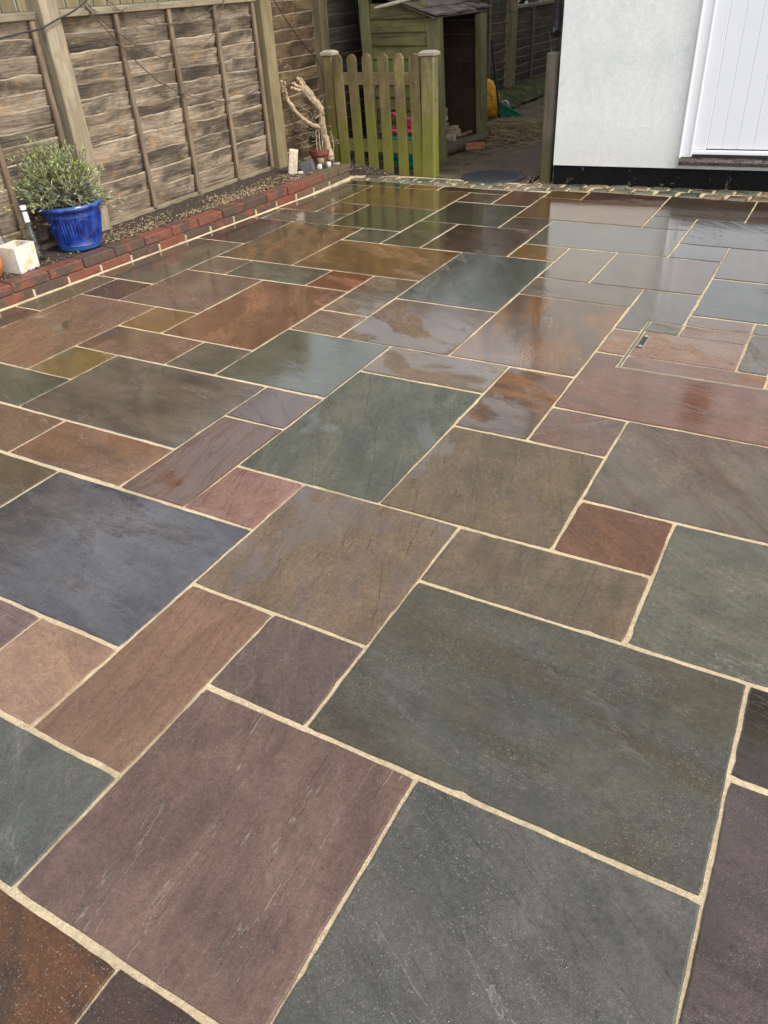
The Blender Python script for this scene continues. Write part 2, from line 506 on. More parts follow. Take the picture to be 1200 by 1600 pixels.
M_TERRA_O = simple("orange_terracotta", (0.45, 0.165, 0.06), 0.7, 0.2, 30, 0.003, 120)
M_SLATE = simple("grey_slate", (0.085, 0.085, 0.085), 0.6, 0.3, 40, 0.004, 80)
M_LIME = simple("pale_limestone", (0.62, 0.52, 0.38), 0.8, 0.25, 40, 0.006, 90)
M_PEBBLE = simple("white_pebble", (0.58, 0.54, 0.46), 0.7, 0.2, 40, 0.004, 90)
M_TOYP = simple("pink_plastic", (0.62, 0.055, 0.145), 0.3, 0.05)
M_TOYT = simple("teal_plastic", (0.012, 0.21, 0.17), 0.3, 0.05)
M_GREENP = simple("green_plastic", (0.01, 0.17, 0.095), 0.35, 0.1)
M_GREYP = simple("grey_plastic", (0.40, 0.40, 0.38), 0.4, 0.1)
M_STRAW = simple("straw", (0.30, 0.22, 0.115), 0.8, 0.4, 8)
M_STRAW2 = simple("brown_stalk", (0.16, 0.105, 0.055), 0.85, 0.4, 8)
M_LITTER = simple("leaf_litter", (0.13, 0.085, 0.05), 0.85, 0.4, 20)
M_MOSS = simple("moss", (0.075, 0.095, 0.016), 0.9, 0.5, 60, 0.02, 90)
M_GLASS = NT("clear_glass").set(Base_Color=(0.93, 0.97, 0.95), Roughness=0.03, IOR=1.45, Transmission_Weight=1.0)
M_PANE = NT("dark_window_glass").set(Base_Color=(0.02, 0.022, 0.025), Roughness=0.03)
M_LABEL = simple("white_paper", (0.78, 0.78, 0.74), 0.6, 0.06)

def chips_mats():
    return [simple("tan_chip", (0.30, 0.215, 0.105), 0.8), simple("brown_chip", (0.17, 0.11, 0.06), 0.8),
            simple("dark_chip", (0.065, 0.05, 0.04), 0.8), simple("pale_chip", (0.42, 0.36, 0.27), 0.8)]
CH = chips_mats()

# ================================================================== GROUND
def sheet(name, x0, x1, y0, y1, z, mat, nx=1, ny=1, amp=0.0, fr=3.0):
    mb = MB()
    vs, fs = [], []
    for j in range(ny + 1):
        for i in range(nx + 1):
            x = x0 + (x1 - x0) * i / nx
            y = y0 + (y1 - y0) * j / ny
            zz = z + (mnoise.fractal(Vector((x * fr, y * fr, 3.1)), 1.0, 2.0, 4) * amp if amp else 0)
            vs.append((x, y, zz))
    for j in range(ny):
        for i in range(nx):
            a = j * (nx + 1) + i
            fs.append((a, a + 1, a + nx + 2, a + nx + 1))
    mb.add(vs, fs)
    return struct(link_mesh(name, mb, mat, fixn=False, smooth=amp > 0))

t = NT("garden_earth")
c = t.coords(False)
t.set(Base_Color=t.mix(t.ramp(t.noise(c, 1.2, 6), 0.4, 0.6), (0.075, 0.055, 0.035), (0.05, 0.065, 0.025)), Roughness=0.9)
M_EARTH = t.m
sheet("ground", -150, 150, -150, 150, -0.06, M_EARTH, 6, 6)

t = NT("damp_concrete")
c = t.coords(False)
a = t.noise(c, 3.0, 6, 0.65); b = t.noise(c, 130, 4, 0.7); d = t.noise(c, 14, 5, 0.7)
col = t.mix(t.ramp(a, 0.38, 0.62), (0.082, 0.058, 0.036), (0.145, 0.108, 0.070))
col = t.scalecol(col, t.ramp(b, 0.3, 0.7, 0.8, 1.2, False))
col = t.mix(t.math('MULTIPLY', t.ramp(d, 0.55, 0.72), 0.6), col, (0.04, 0.032, 0.02))
t.set(Base_Color=col, Roughness=t.ramp(a, 0.35, 0.65, 0.5, 0.85), Normal=t.bump(t.math('ADD', b, d), 0.010), Specular_IOR_Level=0.3)
M_CONC = t.m
sheet("path", -3.40, -1.80, 5.95, 13.5, -0.006, M_CONC, 16, 60, 0.006, 2.0)

# ================================================================== PATIO
Mod = 0.3
patio_mb = MB()
def patio_base():
    # mortar bed, fine enough to undulate slightly; a raised fillet runs along the brick edging
    vs, fs = [], []
    nx, ny = 70, 92
    for j in range(ny + 1):
        for i in range(nx + 1):
            x = -3.62 + (1.9 + 3.62) * i / nx
            y = -1.0 + (6.12 + 1.0) * j / ny
            vs.append((x, y, -0.0016 + mnoise.noise(Vector((x * 7, y * 7, 0))) * 0.0012))
    for j in range(ny):
        for i in range(nx):
            a = j * (nx + 1) + i
            fs.append((a, a + 1, a + nx + 2, a + nx + 1))
    patio_mb.add(vs, fs)
patio_base()
patio = struct(link_mesh("patio", patio_mb, M_MORTAR, fixn=False, smooth=True))

def offset_poly(pts, ins):
    """inset a CCW polygon; ins[i] belongs to edge i (pts[i] -> pts[i+1])"""
    n = len(pts)
    out = []
    for i in range(n):
        p0, p1, p2 = Vector(pts[i - 1]), Vector(pts[i]), Vector(pts[(i + 1) % n])
        d1, d2 = (p1 - p0).normalized(), (p2 - p1).normalized()
        n1, n2 = Vector((-d1.y, d1.x)), Vector((-d2.y, d2.x))
        a, b = p1 + n1 * ins[i - 1], p1 + n2 * ins[i]
        cr = d1.x * d2.y - d1.y * d2.x
        if abs(cr) < 1e-5:
            out.append(a)
        else:
            tt = ((b.x - a.x) * d2.y - (b.y - a.y) * d2.x) / cr
            out.append(a + d1 * tt)
    return out

def slab_mesh(poly, zt, seed, amp=0.0013, bev=0.0040, step=0.022, depth=0.025, tilt=0.0022, cr=0.006):
    """poly: CCW list of Vector2 already inset"""
    rr = random.Random(seed)
    n = len(poly)
    P = []
    for i in range(n):
        a, b = poly[i], poly[(i + 1) % n]
        L = (b - a).length
        k = max(2, int(L / step))
        nor = Vector((-(b - a).y, (b - a).x)).normalized()
        ph = [rr.uniform(0, 6.28) for _ in range(3)]
        fr = [rr.uniform(8, 16), rr.uniform(22, 40), rr.uniform(60, 90)]
        chips = [(rr.uniform(0.05, 0.95) * L, rr.uniform(0.012, 0.03), rr.uniform(0.002, 0.006)) for _ in range(rr.choice([0, 0, 0, 1, 1]))]
        for q in range(k):
            s = L * q / k
            w = amp * (0.6 * math.sin(fr[0] * s + ph[0]) + 0.5 * math.sin(fr[1] * s + ph[1]) + 0.35 * math.sin(fr[2] * s + ph[2]))
            for cs, cw, cd in chips:
                w += cd * max(0, 1 - abs(s - cs) / cw)
            e = min(s, L - s)
            if e < cr * 1.5:
                w += (cr * 1.5 - e) * 0.35
            P.append(a + (b - a) * (s / L) + nor * w)
    m = len(P)
    cen = sum(P, Vector((0, 0))) / m
    inner = []
    for i in range(m):
        d = (P[(i + 1) % m] - P[i - 1])
        d1, d2 = (P[i] - P[i - 1]).normalized(), (P[(i + 1) % m] - P[i]).normalized()
        nn = (Vector((-d1.y, d1.x)) + Vector((-d2.y, d2.x)))
        nn = nn.normalized() if nn.length > 1e-4 else Vector((0, 0))
        inner.append(P[i] + nn * (bev * rr.uniform(0.75, 1.3) / max(0.6, abs(nn.dot(Vector((-d1.y, d1.x)))))))
    tx, ty = rr.uniform(-tilt, tilt), rr.uniform(-tilt, tilt)
    def zof(p, z):
        return z + tx * (p.x - cen.x) + ty * (p.y - cen.y)
    mid = [(p * 0.65 + q * 0.35) for p, q in zip(P, inner)]
    vs = [(p.x, p.y, zt - depth) for p in P]
    vs += [(p.x, p.y, zof(p, zt - bev * 0.85)) for p in P]
    vs += [(p.x, p.y, zof(p, zt - bev * 0.28)) for p in mid]
    vs += [(p.x, p.y, zof(p, zt)) for p in inner]
    fs = []
    for r in range(3):
        for i in range(m):
            j = (i + 1) % m
            fs.append((r * m + i, r * m + j, (r + 1) * m + j, (r + 1) * m + i))
    fs.append(tuple(range(3 * m, 4 * m)))
    mb = MB()
    mb.add(vs, fs)
    return mb

def slab_props(o, ca, cb, grain, wet, riven, vein):
    o["col_a"] = list(ca)
    o["col_b"] = list(cb)
    o["grain"] = float(grain)
    o["wet"] = float(wet)
    o["riven"] = float(riven)
    o["vein"] = float(vein)

KA = 0.67      # photo value -> albedo
def stone_rgb(c, k=None):
    """wet sandstone colour from a photo reading, sheen taken back out"""
    r, g, b = rgb(*c, k or KA)
    l = 0.30 * r + 0.59 * g + 0.11 * b
    f = 0.98
    return ((l + (r - l) * f) * 1.05, (l + (g - l) * f) * 0.975, (l + (b - l) * f) * 0.84)
def slab(poly_mod, ca, cb=None, grain=None, wet=0.5, riven=1.0, vein=0.6, parent=patio, zt=0.002, jx=None, jy=None, name="slab", seed=None):
    """poly_mod: rectangle (x0,x1,y0,y1) or CCW polygon in 0.3 m modules"""
    sd = seed if seed is not None else rnd.randint(0, 10 ** 6)
    rr = random.Random(sd)
    if len(poly_mod) == 4 and not isinstance(poly_mod[0], tuple):
        x0, x1, y0, y1 = poly_mod
        pts = [(x0, y0), (x1, y0), (x1, y1), (x0, y1)]
    else:
        pts = list(poly_mod)
    pts = [Vector((p[0] * Mod, p[1] * Mod)) for p in pts]
    ins = []
    for i in range(len(pts)):
        d = pts[(i + 1) % len(pts)] - pts[i]
        if abs(d.x) > abs(d.y):
            ins.append(jy if jy is not None else rr.uniform(0.0055, 0.0085))
        else:
            ins.append(jx if jx is not None else rr.uniform(0.0035, 0.0058))
    poly = offset_poly(pts, ins)
    for p in poly:
        p += Vector((rr.uniform(-.0022, .0022), rr.uniform(-.0022, .0022)))
    mb = slab_mesh(poly, zt + rr.uniform(-0.0008, 0.0012), sd)
    o = link_mesh(name, mb, M_STONE, parent)
    a = stone_rgb(ca)
    sh = rr.randint(-12, 12)
    b = stone_rgb(cb or tuple(min(255, max(0, q + sh + rr.randint(-4, 4))) for q in ca))
    if pts[0].y > 2.2:
        ins = [q + 0.0012 for q in ins]
    slab_props(o, a, b, grain if grain is not None else rr.choice([0, 1.57, 1.57, 0.2, 1.35, 0.35, 1.8]) + rr.uniform(-.12, .12), wet, riven, vein)
    return o

S = slab
# --- nearest rows (damp, matt)
S((-2, 0, 0, 2), (112, 91, 85), (100, 81, 78), 1.45, 0.26, 0.9, 1.35)
S((0, 2, 0, 2), (79, 81, 81), (90, 91, 90), 0.6, 0.24, 1.0, 0.5)
S((-1, 2, 2, 4), (81, 83, 79), (80, 77, 67), 0.15, 0.47, 0.9, 0.5)
S((2, 3, 3, 4), (66, 58, 50), (52, 48, 42), 0.2, 0.62, 1.2, 0.3)
S((2, 4, 0, 3), (88, 76, 75), (80, 70, 70), 0.3, 0.42, 1.3, 0.6)
S((-3, -1, -2, 0), (62, 47, 39), (98, 66, 42), 0.5, 0.25, 0.8, 0.2)
S((-1, 1, -2, 0), (72, 58, 56), None, 0.3, 0.2, 0.8, 0.3)
S((-4, -2, 0, 1), (80, 85, 86), (86, 88, 86), 0.9, 0.15, 0.9, 0.5)
S((-3, -2, 1, 3), (118, 92, 78), (126, 100, 84), 1.4, 0.18, 0.7, 0.4)
S((-2, -1, 2, 3), (92, 77, 75), (98, 84, 80), 1.0, 0.2, 0.8, 0.5)
S((-4, -3, 1, 2), (152, 124, 106), (142, 115, 102), 0.4, 0.12, 0.9, 0.8)
S((-5, -4, 1, 2), (110, 92, 94), None, 0.2, 0.2)
S((-6, -3, 2, 4), (71, 72, 82), (91, 91, 99), 0.12, 0.62, 2.0, 0.3)
S((-3, -1, 3, 5), (108, 95, 88), (112, 96, 80), 1.3, 0.50, 1.1, 0.5)
S((-4, -3, 4, 5), (138, 108, 102), (128, 96, 88), 1.3, 0.36, 1.1, 0.3)
S((-5, -4, 4, 6), (104, 74, 56), (96, 72, 60), 1.45, 0.66, 2.4, 0.4)
S((-5, -4, 6, 7), (98, 76, 62), (86, 68, 58), 0.7, 0.62, 2.0, 0.3)
S((-4, -2, 5, 8), (90, 93, 82), (80, 84, 76), 1.2, 0.44, 0.9, 0.5)
S((-7, -5, 4, 5), (130, 98, 78), (116, 92, 80), 0.15, 0.52, 1.2, 0.4)
S((-9, -7, 4, 5), (120, 98, 82), None, 0.4, 0.5)
S((-8, -6, 2, 4), (94, 84, 70), (86, 78, 68), 0.3, 0.45)
S((-8, -5, 5, 7), (86, 79, 75), (106, 96, 88), 0.12, 0.56, 1.5, 0.7)
S((-2, -1, 7, 9), (128, 86, 44), (88, 65, 44), 0.15, 0.60, 0.9, 0.3)
S((-2, 0, 5, 7), (106, 91, 72), (98, 86, 70), 1.2, 0.42, 0.8, 0.6)
S((-1, 0, 7, 8), (116, 90, 78), (108, 84, 76), 2.3, 0.52, 0.9, 0.7)
S((0, 3, 6, 8), (94, 78, 70), (106, 96, 88), 0.9, 0.5, 1.0, 0.4)
S((0, 1, 5, 6), (112, 79, 58), (100, 72, 56), 0.7, 0.3, 0.9, 0.4)
S((-1, 1, 4, 5), (94, 84, 72), (112, 97, 82), 1.5, 0.32, 0.8, 0.3)
S((1, 3, 4, 6), (88, 89, 82), (101, 101, 92), 0.35, 0.38, 0.9, 0.4)
# --- middle
S((-4, -2, 8, 9), (118, 102, 84), (110, 96, 82), 0.2, 0.55, 0.8, 0.5)
S((-6, -4, 7, 9), (90, 95, 84), (84, 88, 78), 0.3, 0.60, 0.8, 0.4)
S((-9, -8, 6, 7), (128, 106, 66), (108, 102, 84), 0.7, 0.5, 0.9, 0.3)
S((-11, -9, 6, 9), (130, 102, 82), (120, 98, 82), 1.2, 0.42, 0.9, 0.6)
S((-10, -8, 5, 6), (88, 90, 78), (80, 84, 74), 0.4, 0.5)
S((-12, -10, 4, 5), (100, 92, 80), None, 0.4, 0.5)
S((-9, -8, 8, 9), (134, 100, 56), (122, 96, 62), 0.5, 0.6, 0.8, 0.3)
S((-9, -7, 7, 8), (122, 95, 80), (116, 92, 80), 0.3, 0.55)
S((-7, -6, 7, 8), (108, 103, 93), (96, 92, 84), 0.2, 0.58, 1.6, 0.4)
S((-8, -6, 8, 11), (116, 83, 64), (132, 96, 70), 1.0, 0.5, 0.8, 0.5)
S((-11, -10, 9, 10), (86, 71, 63), None, 0.3, 0.4)
S((-10, -8, 9, 11), (120, 97, 87), (112, 92, 84), 0.3, 0.5, 0.9, 0.7)
S((-7, -6, 11, 12), (138, 87, 54), (120, 78, 52), 0.3, 0.6, 0.9, 0.6)
S((-8, -5, 12, 14), (130, 98, 60), (114, 89, 62), 0.3, 0.55, 0.8, 0.5)
S((-6, -5, 10, 12), (118, 99, 80), None, 0.3, 0.55)
S((-6, -5, 9, 10), (118, 97, 80), None, 0.3, 0.5)
S((-5, -3, 11, 14), (82, 86, 80), (90, 94, 88), 1.2, 0.55, 0.8, 0.6)
S((-5, -3, 9, 11), (112, 91, 71), (104, 86, 70), 0.6, 0.55, 0.8, 0.7)
S((-3, -1, 9, 12), (132, 92, 46), (106, 86, 70), 1.3, 0.74, 0.7, 0.7)
S((-3, -1, 12, 13), (118, 103, 92), None, 0.2, 0.80, 0.8, 0.3)
S((-4, -3, 14, 15), (140, 104, 52), (118, 92, 52), 0.3, 0.72, 0.9, 0.3)
S((-3, -2, 13, 15), (122, 108, 92), None, 1.0, 0.72, 0.6, 0.3)
S((-2, 0, 13, 15), (112, 100, 90), (104, 94, 86), 1.3, 0.70, 0.7, 0.4)
S((-4, -1, 15, 17), (96, 98, 86), (104, 104, 92), 0.1, 0.85, 0.6, 0.3)
S((-1, 0, 15, 16), (98, 100, 98), None, 0.1, 0.85, 0.5, 0.2)
S((-1, 2, 16, 18), (76, 78, 80), (86, 86, 86), 0.9, 0.85, 1.8, 0.2)
S((0, 2, 14, 16), (106, 102, 98), None, 0.4, 0.72, 0.7, 0.3)
S((0, 2, 12, 14), (86, 92, 94), (94, 98, 98), 0.2, 0.6, 0.9, 0.3)
# --- slabs cut round the inspection cover
CX0, CX1, CY0, CY1 = -0.56, 1.50, 9.575, 11.51
S([(-1, 11), (CX0, 11), (CX0, CY1), (0, CY1), (0, 13), (-1, 13)], (108, 103, 96), (100, 96, 90), 1.2, 0.65, 0.7, 0.3)
S((-1, CX0, 10, 11), (142, 110, 90), (132, 102, 86), 0.5, 0.5, 0.7, 0.4)
S([(-1, 8), (2, 8), (2, CY0), (CX0, CY0), (CX0, 10), (-1, 10)], (124, 84, 66), (114, 80, 64), 0.2, 0.66, 0.9, 0.4)
S((0, 1, CY1, 12), (128, 106, 98), None, 0.2, 0.55)
S((1, 2, CY1, 12), (106, 105, 100), None, 0.2, 0.55)
S((CX1, 2, CY0, CY1), (106, 100, 92), None, 0.2, 0.55)
# --- far
S((-9, -7, 11, 12), (90, 92, 84), None, 0.2, 0.55)
S((-10, -9, 11, 12), (116, 100, 86), None, 0.3, 0.55)
S((-11, -9, 15, 16), (94, 92, 83), None, 0.3, 0.6)
S((-10, -8, 12, 15), (122, 93, 64), (94, 79, 61), 0.9, 0.55, 0.8, 0.3)
S((-10, -9, 16, 17), (110, 85, 69), None, 0.3, 0.6)
S((-10, -7, 17, 19), (124, 90, 60), (116, 100, 68), 0.3, 0.78, 0.6, 0.3)
S((-9, -7, 15, 17), (90, 92, 76), None, 0.3, 0.74, 0.7, 0.3)
S((-8, -7, 14, 15), (96, 96, 86), None, 0.3, 0.65)
S((-7, -6, 14, 16), (92, 86, 72), (80, 76, 66), 0.9, 0.6, 0.9, 0.2)
S((-6, -4, 14, 16), (92, 74, 64), (84, 70, 62), 0.3, 0.6, 0.8, 0.5)
S((-7, -5, 16, 18), (86, 86, 72), (80, 80, 70), 0.3, 0.68, 0.6, 0.4)
S((-7, -6, 18, 19), (112, 98, 82), None, 0.3, 0.6)
S((-6, -5, 18, 19.55), (120, 86, 63), (104, 78, 60), 0.3, 0.65, 0.6, 0.3)
S((-5, -4, 16, 17), (90, 79, 70), None, 0.3, 0.75)
S((-5, -2, 17, 19), (122, 88, 58), (112, 88, 66), 0.1, 0.86, 0.6, 0.3)
S((-5, -4, 19, 19.82), (114, 94, 60), None, 0.3, 0.6)
S((-4, -2, 19, 19.93), (90, 70, 60), None, 0.2, 0.55, jy=0.004)
S((-2, 0, 18, 20), (92, 79, 66), (84, 74, 64), 0.2, 0.78, 1.0, 0.3)
S((-2, -1, 17, 18), (94, 86, 75), None, 0.2, 0.8, 0.9, 0.2, jy=0.004)
S((0, 2, 18, 20), (80, 64, 54), (90, 72, 60), 0.2, 0.7, 0.9, 0.3)
S((-9, -8, 19, 19.5), (132, 88, 58), None, 0.3, 0.6)
S((-8, -6, 19, 19.5), (92, 77, 62), None, 0.3, 0.6)
S((-11.2, -9, 19, 19.5), (95, 90, 72), None, 0.3, 0.65)
# --- beyond the picture's right edge and foot, so the paving goes on
for q, cc in (((2, 4, 8, 10), (110, 96, 84)), ((2, 4, 10, 13), (96, 96, 88)), ((2, 5, 13, 15), (120, 100, 84)), ((2, 4, 15, 18), (92, 86, 78)),
              ((2, 4, 18, 20), (118, 92, 70)), ((3, 5, 6, 8), (100, 88, 80)), ((3, 5, 3, 6), (90, 92, 84)), ((4, 6, 0, 3), (104, 92, 86)),
              ((1, 3, -3, -1), (96, 90, 84)), ((3, 6, -3, 0), (90, 84, 80)), ((-5, -3, -2, 0), (98, 92, 84)), ((-7, -5, 0, 2), (104, 92, 82)),
              ((-9, -7, 0, 2), (96, 90, 80)), ((-10, -8, 2, 4), (110, 94, 80)), ((4, 6, 8, 12), (92, 88, 82)), ((4, 6, 15, 20), (104, 90, 78)), ((4, 6, 12, 13), (116, 98, 82)), ((5, 6, 13, 15), (94, 90, 80)), ((5, 6, 3, 6), (110, 90, 78)), ((5, 6, 6, 8), (88, 88, 80)), ((1, 3, -1, 0), (100, 88, 80))):
    S(q, cc, None, None, 0.5)

# --- cut strip of slabs against the brick edging (its outer edge follows the wall)
def wall_x(y):          # near face of the brick edging
    return -3.548 + 0.066 * (y - 2.30) if y < 5.2 else -3.3566 - 0.012 * (y - 5.2)
def strip(x1, y0, y1, ca, cb=None, wet=0.6, **k):
    f = lambda y: (wall_x(y * Mod) + 0.022) / Mod
    S([(f(y0), y0), (x1, y0), (x1, y1), (f(y1), y1)], ca, cb, 1.5, wet, 0.8, 0.4, **k)
strip(-11, 4, 6, (104, 90, 76))
strip(-11, 6, 8, (106, 89, 76), (98, 84, 72))
strip(-11, 8, 10, (102, 90, 74), (96, 86, 74), 0.4)
strip(-10, 10, 13, (96, 91, 80), (104, 96, 82))
strip(-10, 13, 15, (88, 71, 64), (80, 66, 60))
strip(-11, 15, 16, (96, 76, 62))
strip(-10, 16, 19, (112, 108, 90), (104, 98, 78), 0.7)

# --- two rows of setts along the back edge
def pw(xs, ys, x):
    if x <= xs[0]:
        return ys[0]
    for a in range(len(xs) - 1):
        if x <= xs[a + 1]:
            return ys[a] + (ys[a + 1] - ys[a]) * (x - xs[a]) / (xs[a + 1] - xs[a])
    return ys[-1]
FX = [-11.2, -6.0, -4.6, -3.5, 2.5]
def f_front(x): return pw(FX, [19.50, 19.52, 19.78, 19.98, 20.02], x)
def f_mid(x): return pw(FX, [19.80, 19.84, 20.16, 20.40, 20.52], x)
def f_back(x): return pw(FX, [20.12, 20.14, 20.55, 20.80, 21.10], x)
SETT = [(132, 134, 122), (142, 130, 114), (98, 102, 98), (150, 136, 118), (124, 126, 114), (134, 120, 102), (116, 120, 110), (126, 116, 102)]
def sett(x0, x1, fa, fb, zt):
    rr = random.Random(int(x0 * 1000) + int(fa(x0) * 77))
    j = 0.013
    pts = [Vector((x0 + j, fa(x0) + j * .8)), Vector((x1 - j, fa(x1) + j * .8)), Vector((x1 - j, fb(x1) - j * .8)), Vector((x0 + j, fb(x0) - j * .8))]
    pts = [(p + Vector((rr.uniform(-.02, .02), rr.uniform(-.02, .02)))) * Mod for p in pts]
    mb = MB()
    n = 12
    vs, fs = [], []
    bx, by = rr.uniform(-.004, .004), rr.uniform(-.004, .004)
    for b in range(n + 1):
        for a in range(n + 1):
            u, v = a / n, b / n
            # squash the corners to round them
            uu, vv = u * 2 - 1, v * 2 - 1
            k = 1 - 0.05 * (abs(uu) ** 3 * abs(vv) ** 3)
            uu *= k; vv *= k
            u2, v2 = (uu + 1) / 2, (vv + 1) / 2
            p = (pts[0] * (1 - u2) + pts[1] * u2) * (1 - v2) + (pts[3] * (1 - u2) + pts[2] * u2) * v2
            e = max(abs(uu), abs(vv))
            z = zt + 0.003 - 0.002 * e * e - (0.024 if e > 0.985 else 0.004 * max(0, (e - .72) / .28) ** 2)
            z += mnoise.noise(Vector((p.x * 40, p.y * 40, 1.7))) * 0.0018 + bx * uu + by * vv
            vs.append((p.x, p.y, z))
    for b in range(n):
        for a in range(n):
            q = b * (n + 1) + a
            fs.append((q, q + 1, q + n + 2, q + n + 1))
    mb.add(vs, fs)
    o = link_mesh("sett", mb, M_STONE, patio, smooth=True)
    cc = rr.choice(SETT)
    slab_props(o, stone_rgb(cc), stone_rgb([max(0, q - 10) for q in cc]), rr.uniform(0, 3), 0.45, 0.8, 0.2)
for row, (fa, fb, st) in enumerate(((f_front, f_mid, -11.1), (f_mid, f_back, -10.85))):
    x = st
    while x < 2.6:
        w = 0.545 * rnd.uniform(0.9, 1.1)
        sett(x, x + w, fa, fb, 0.0066 + row * 0.002)
        x += w

mb = MB()
xs = [-11.2 + 0.25 * i for i in range(56)]
mb.add([p for x in xs for p in ((x * Mod, f_front(x) * Mod + .006, .0012), (x * Mod, f_back(x) * Mod + .01, .0030))], [(2 * i, 2 * i + 2, 2 * i + 3, 2 * i + 1) for i in range(len(xs) - 1)])
link_mesh("sett_mortar", mb, M_MORTAR, patio, fixn=False)
# mortar fillet at the foot of the brick edging
mb = MB()
pts, rad = [], []
for i in range(90):
    y = 1.2 + (5.93 - 1.2) * i / 89
    pts.append((wall_x(y) + 0.012 + mnoise.noise(Vector((y * 9, 0, 0))) * 0.004 + max(0, y - 5.0) * 0.015, y, -0.004))
    rad.append(0.012 + mnoise.noise(Vector((y * 14, 5, 0))) * 0.004 + max(0, y - 5.0) * 0.014)
mb.tube(pts, rad, 8)
link_mesh("mortar_fillet", mb, M_MORTAR, patio, smooth=True)
# mortar haunch behind the setts
mb = MB()
pts = []
for i in range(60):
    x = -11.15 + 13.6 * i / 59
    pts.append((x * Mod, f_back(x) * Mod + 0.012, -0.004))
mb.tube(pts, [0.008 + mnoise.noise(Vector((p[0] * 12, 9, 0))) * 0.004 for p in pts], 8)
link_mesh("mortar_haunch", mb, M_MORTAR, patio, smooth=True)
mb = MB()
mb.add([(-1.75, 6.0, -0.006), (1.9, 6.0, -0.006), (1.9, 6.6, -0.006), (-1.75, 6.6, -0.006)], [(0, 1, 2, 3)])
link_mesh("mortar_bed", mb, M_MORTAR, patio)

# rain beads left on the near right slabs
M_WATER = NT("water").set(Base_Color=(1, 1, 1), Roughness=0.02, IOR=1.33, Transmission_Weight=1.0)
rd = random.Random(12)
mb = MB()
for k in range(150):
    zone = rd.choice([((2.05, 2.6), (2.2, 3.9)), ((2.05, 2.6), (2.2, 3.9)), ((0.9, 1.9), (2.7, 3.9)), ((-0.8, 1.9), (0.2, 3.8))])
    x, y = rd.uniform(*zone[0]) * Mod, rd.uniform(*zone[1]) * Mod
    r = rd.uniform(.0009, .0030)
    e = rd.uniform(.75, 1.25)
    M = Matrix.Translation((x, y, .0026)) @ Matrix.Rotation(rd.uniform(0, 3), 4, 'Z') @ Matrix.Diagonal((e, 1 / e, 1, 1))
    mb.lathe([(r, 0), (r * .93, r * .22), (r * .7, r * .40), (r * .35, r * .50), (.00002, r * .53)], (0, 0, 0), 12, M)
stuff(link_mesh("water_drops", mb, M_WATER, smooth=True), "tiny rain beads lying on the nearest slabs at right", "water drops")

# ================================================================== INSPECTION COVER (recessed tray filled with slab pieces)
cover = thing("inspection_cover", "recessed inspection cover filled with stone pieces, with thin metal frame and black lifting slot", "drain cover", (CX0 * Mod, CY0 * Mod, 0))
mb = MB()
fx0, fx1, fy0, fy1 = CX0 * Mod, CX1 * Mod, CY0 * Mod, CY1 * Mod
def ring(mb, x0, x1, y0, y1, w, z0, z1):
    mb.box(x0, x1, y0, y0 + w, z0, z1)
    mb.box(x0, x1, y1 - w, y1, z0, z1)
    mb.box(x0, x0 + w, y0 + w, y1 - w, z0, z1)
    mb.box(x1 - w, x1, y0 + w, y1 - w, z0, z1)
ring(mb, fx0 + .003, fx1 - .003, fy0 + .002, fy1 - .002, 0.0022, -0.03, 0.0022)
ring(mb, fx0 + .0112, fx1 - .0112, fy0 + .005, fy1 - .005, 0.0022, -0.03, 0.002)
link_mesh("frame", mb, M_GALV, cover)
mb = MB()
mb.box(fx0 + .0054, fx0 + .0110, fy0 + .006, fy1 - .006, -0.03, 0.0012)
link_mesh("gap_seal", mb, M_RUBBER, cover)
ix0 = CX0 + .042
S((ix0, 0, 11.05, CY1 - .014), (112, 110, 102), None, 0.4, 0.45, 0.7, 0.3, parent=cover, name="stone_piece", jy=.005, jx=.004)
S((0, 1, 11.05, CY1 - .014), (126, 106, 96), None, 0.4, 0.5, 0.7, 0.3, parent=cover, name="stone_piece", jy=.005)
S((ix0, 1, 10.04, 11.05), (142, 116, 98), (136, 108, 94), 0.2, 0.5, 1.0, 0.9, parent=cover, name="stone_piece", jy=.005, jx=.006)
S((ix0, CX1 - .07, CY0 + .016, 10.04), (132, 98, 80), (124, 92, 76), 0.2, 0.6, 1.2, 0.6, parent=cover, name="stone_piece", jy=.004)
S((1, CX1 - .07, 10.04, CY1 - .014), (106, 106, 102), None, 1.2, 0.5, 0.8, 0.3, parent=cover, name="stone_piece", jx=.006)
mb = MB()
hx, hy = (ix0 + .075) * Mod, 10.62 * Mod
mb.box(hx - .011, hx + .015, hy - .078, hy + .078, -0.004, 0.0058, 0.002)
ho = link_mesh("lifting_handle", mb, M_RUBBER, cover)
mb = MB()
mb.box(hx - .0135, hx - .0112, hy - .08, hy + .08, 0.0, 0.0066)
mb.box(hx + .0152, hx + .0172, hy - .08, hy + .08, 0.0, 0.0066)
for s in (-1, 1):
    mb.lathe([(0.0001, 0.009), (0.007, 0.0085), (0.009, 0.0066), (0.009, 0.004)], (hx + .002, hy + s * .062, 0), 14)
link_mesh("handle_screw", mb, M_GALV, ho)

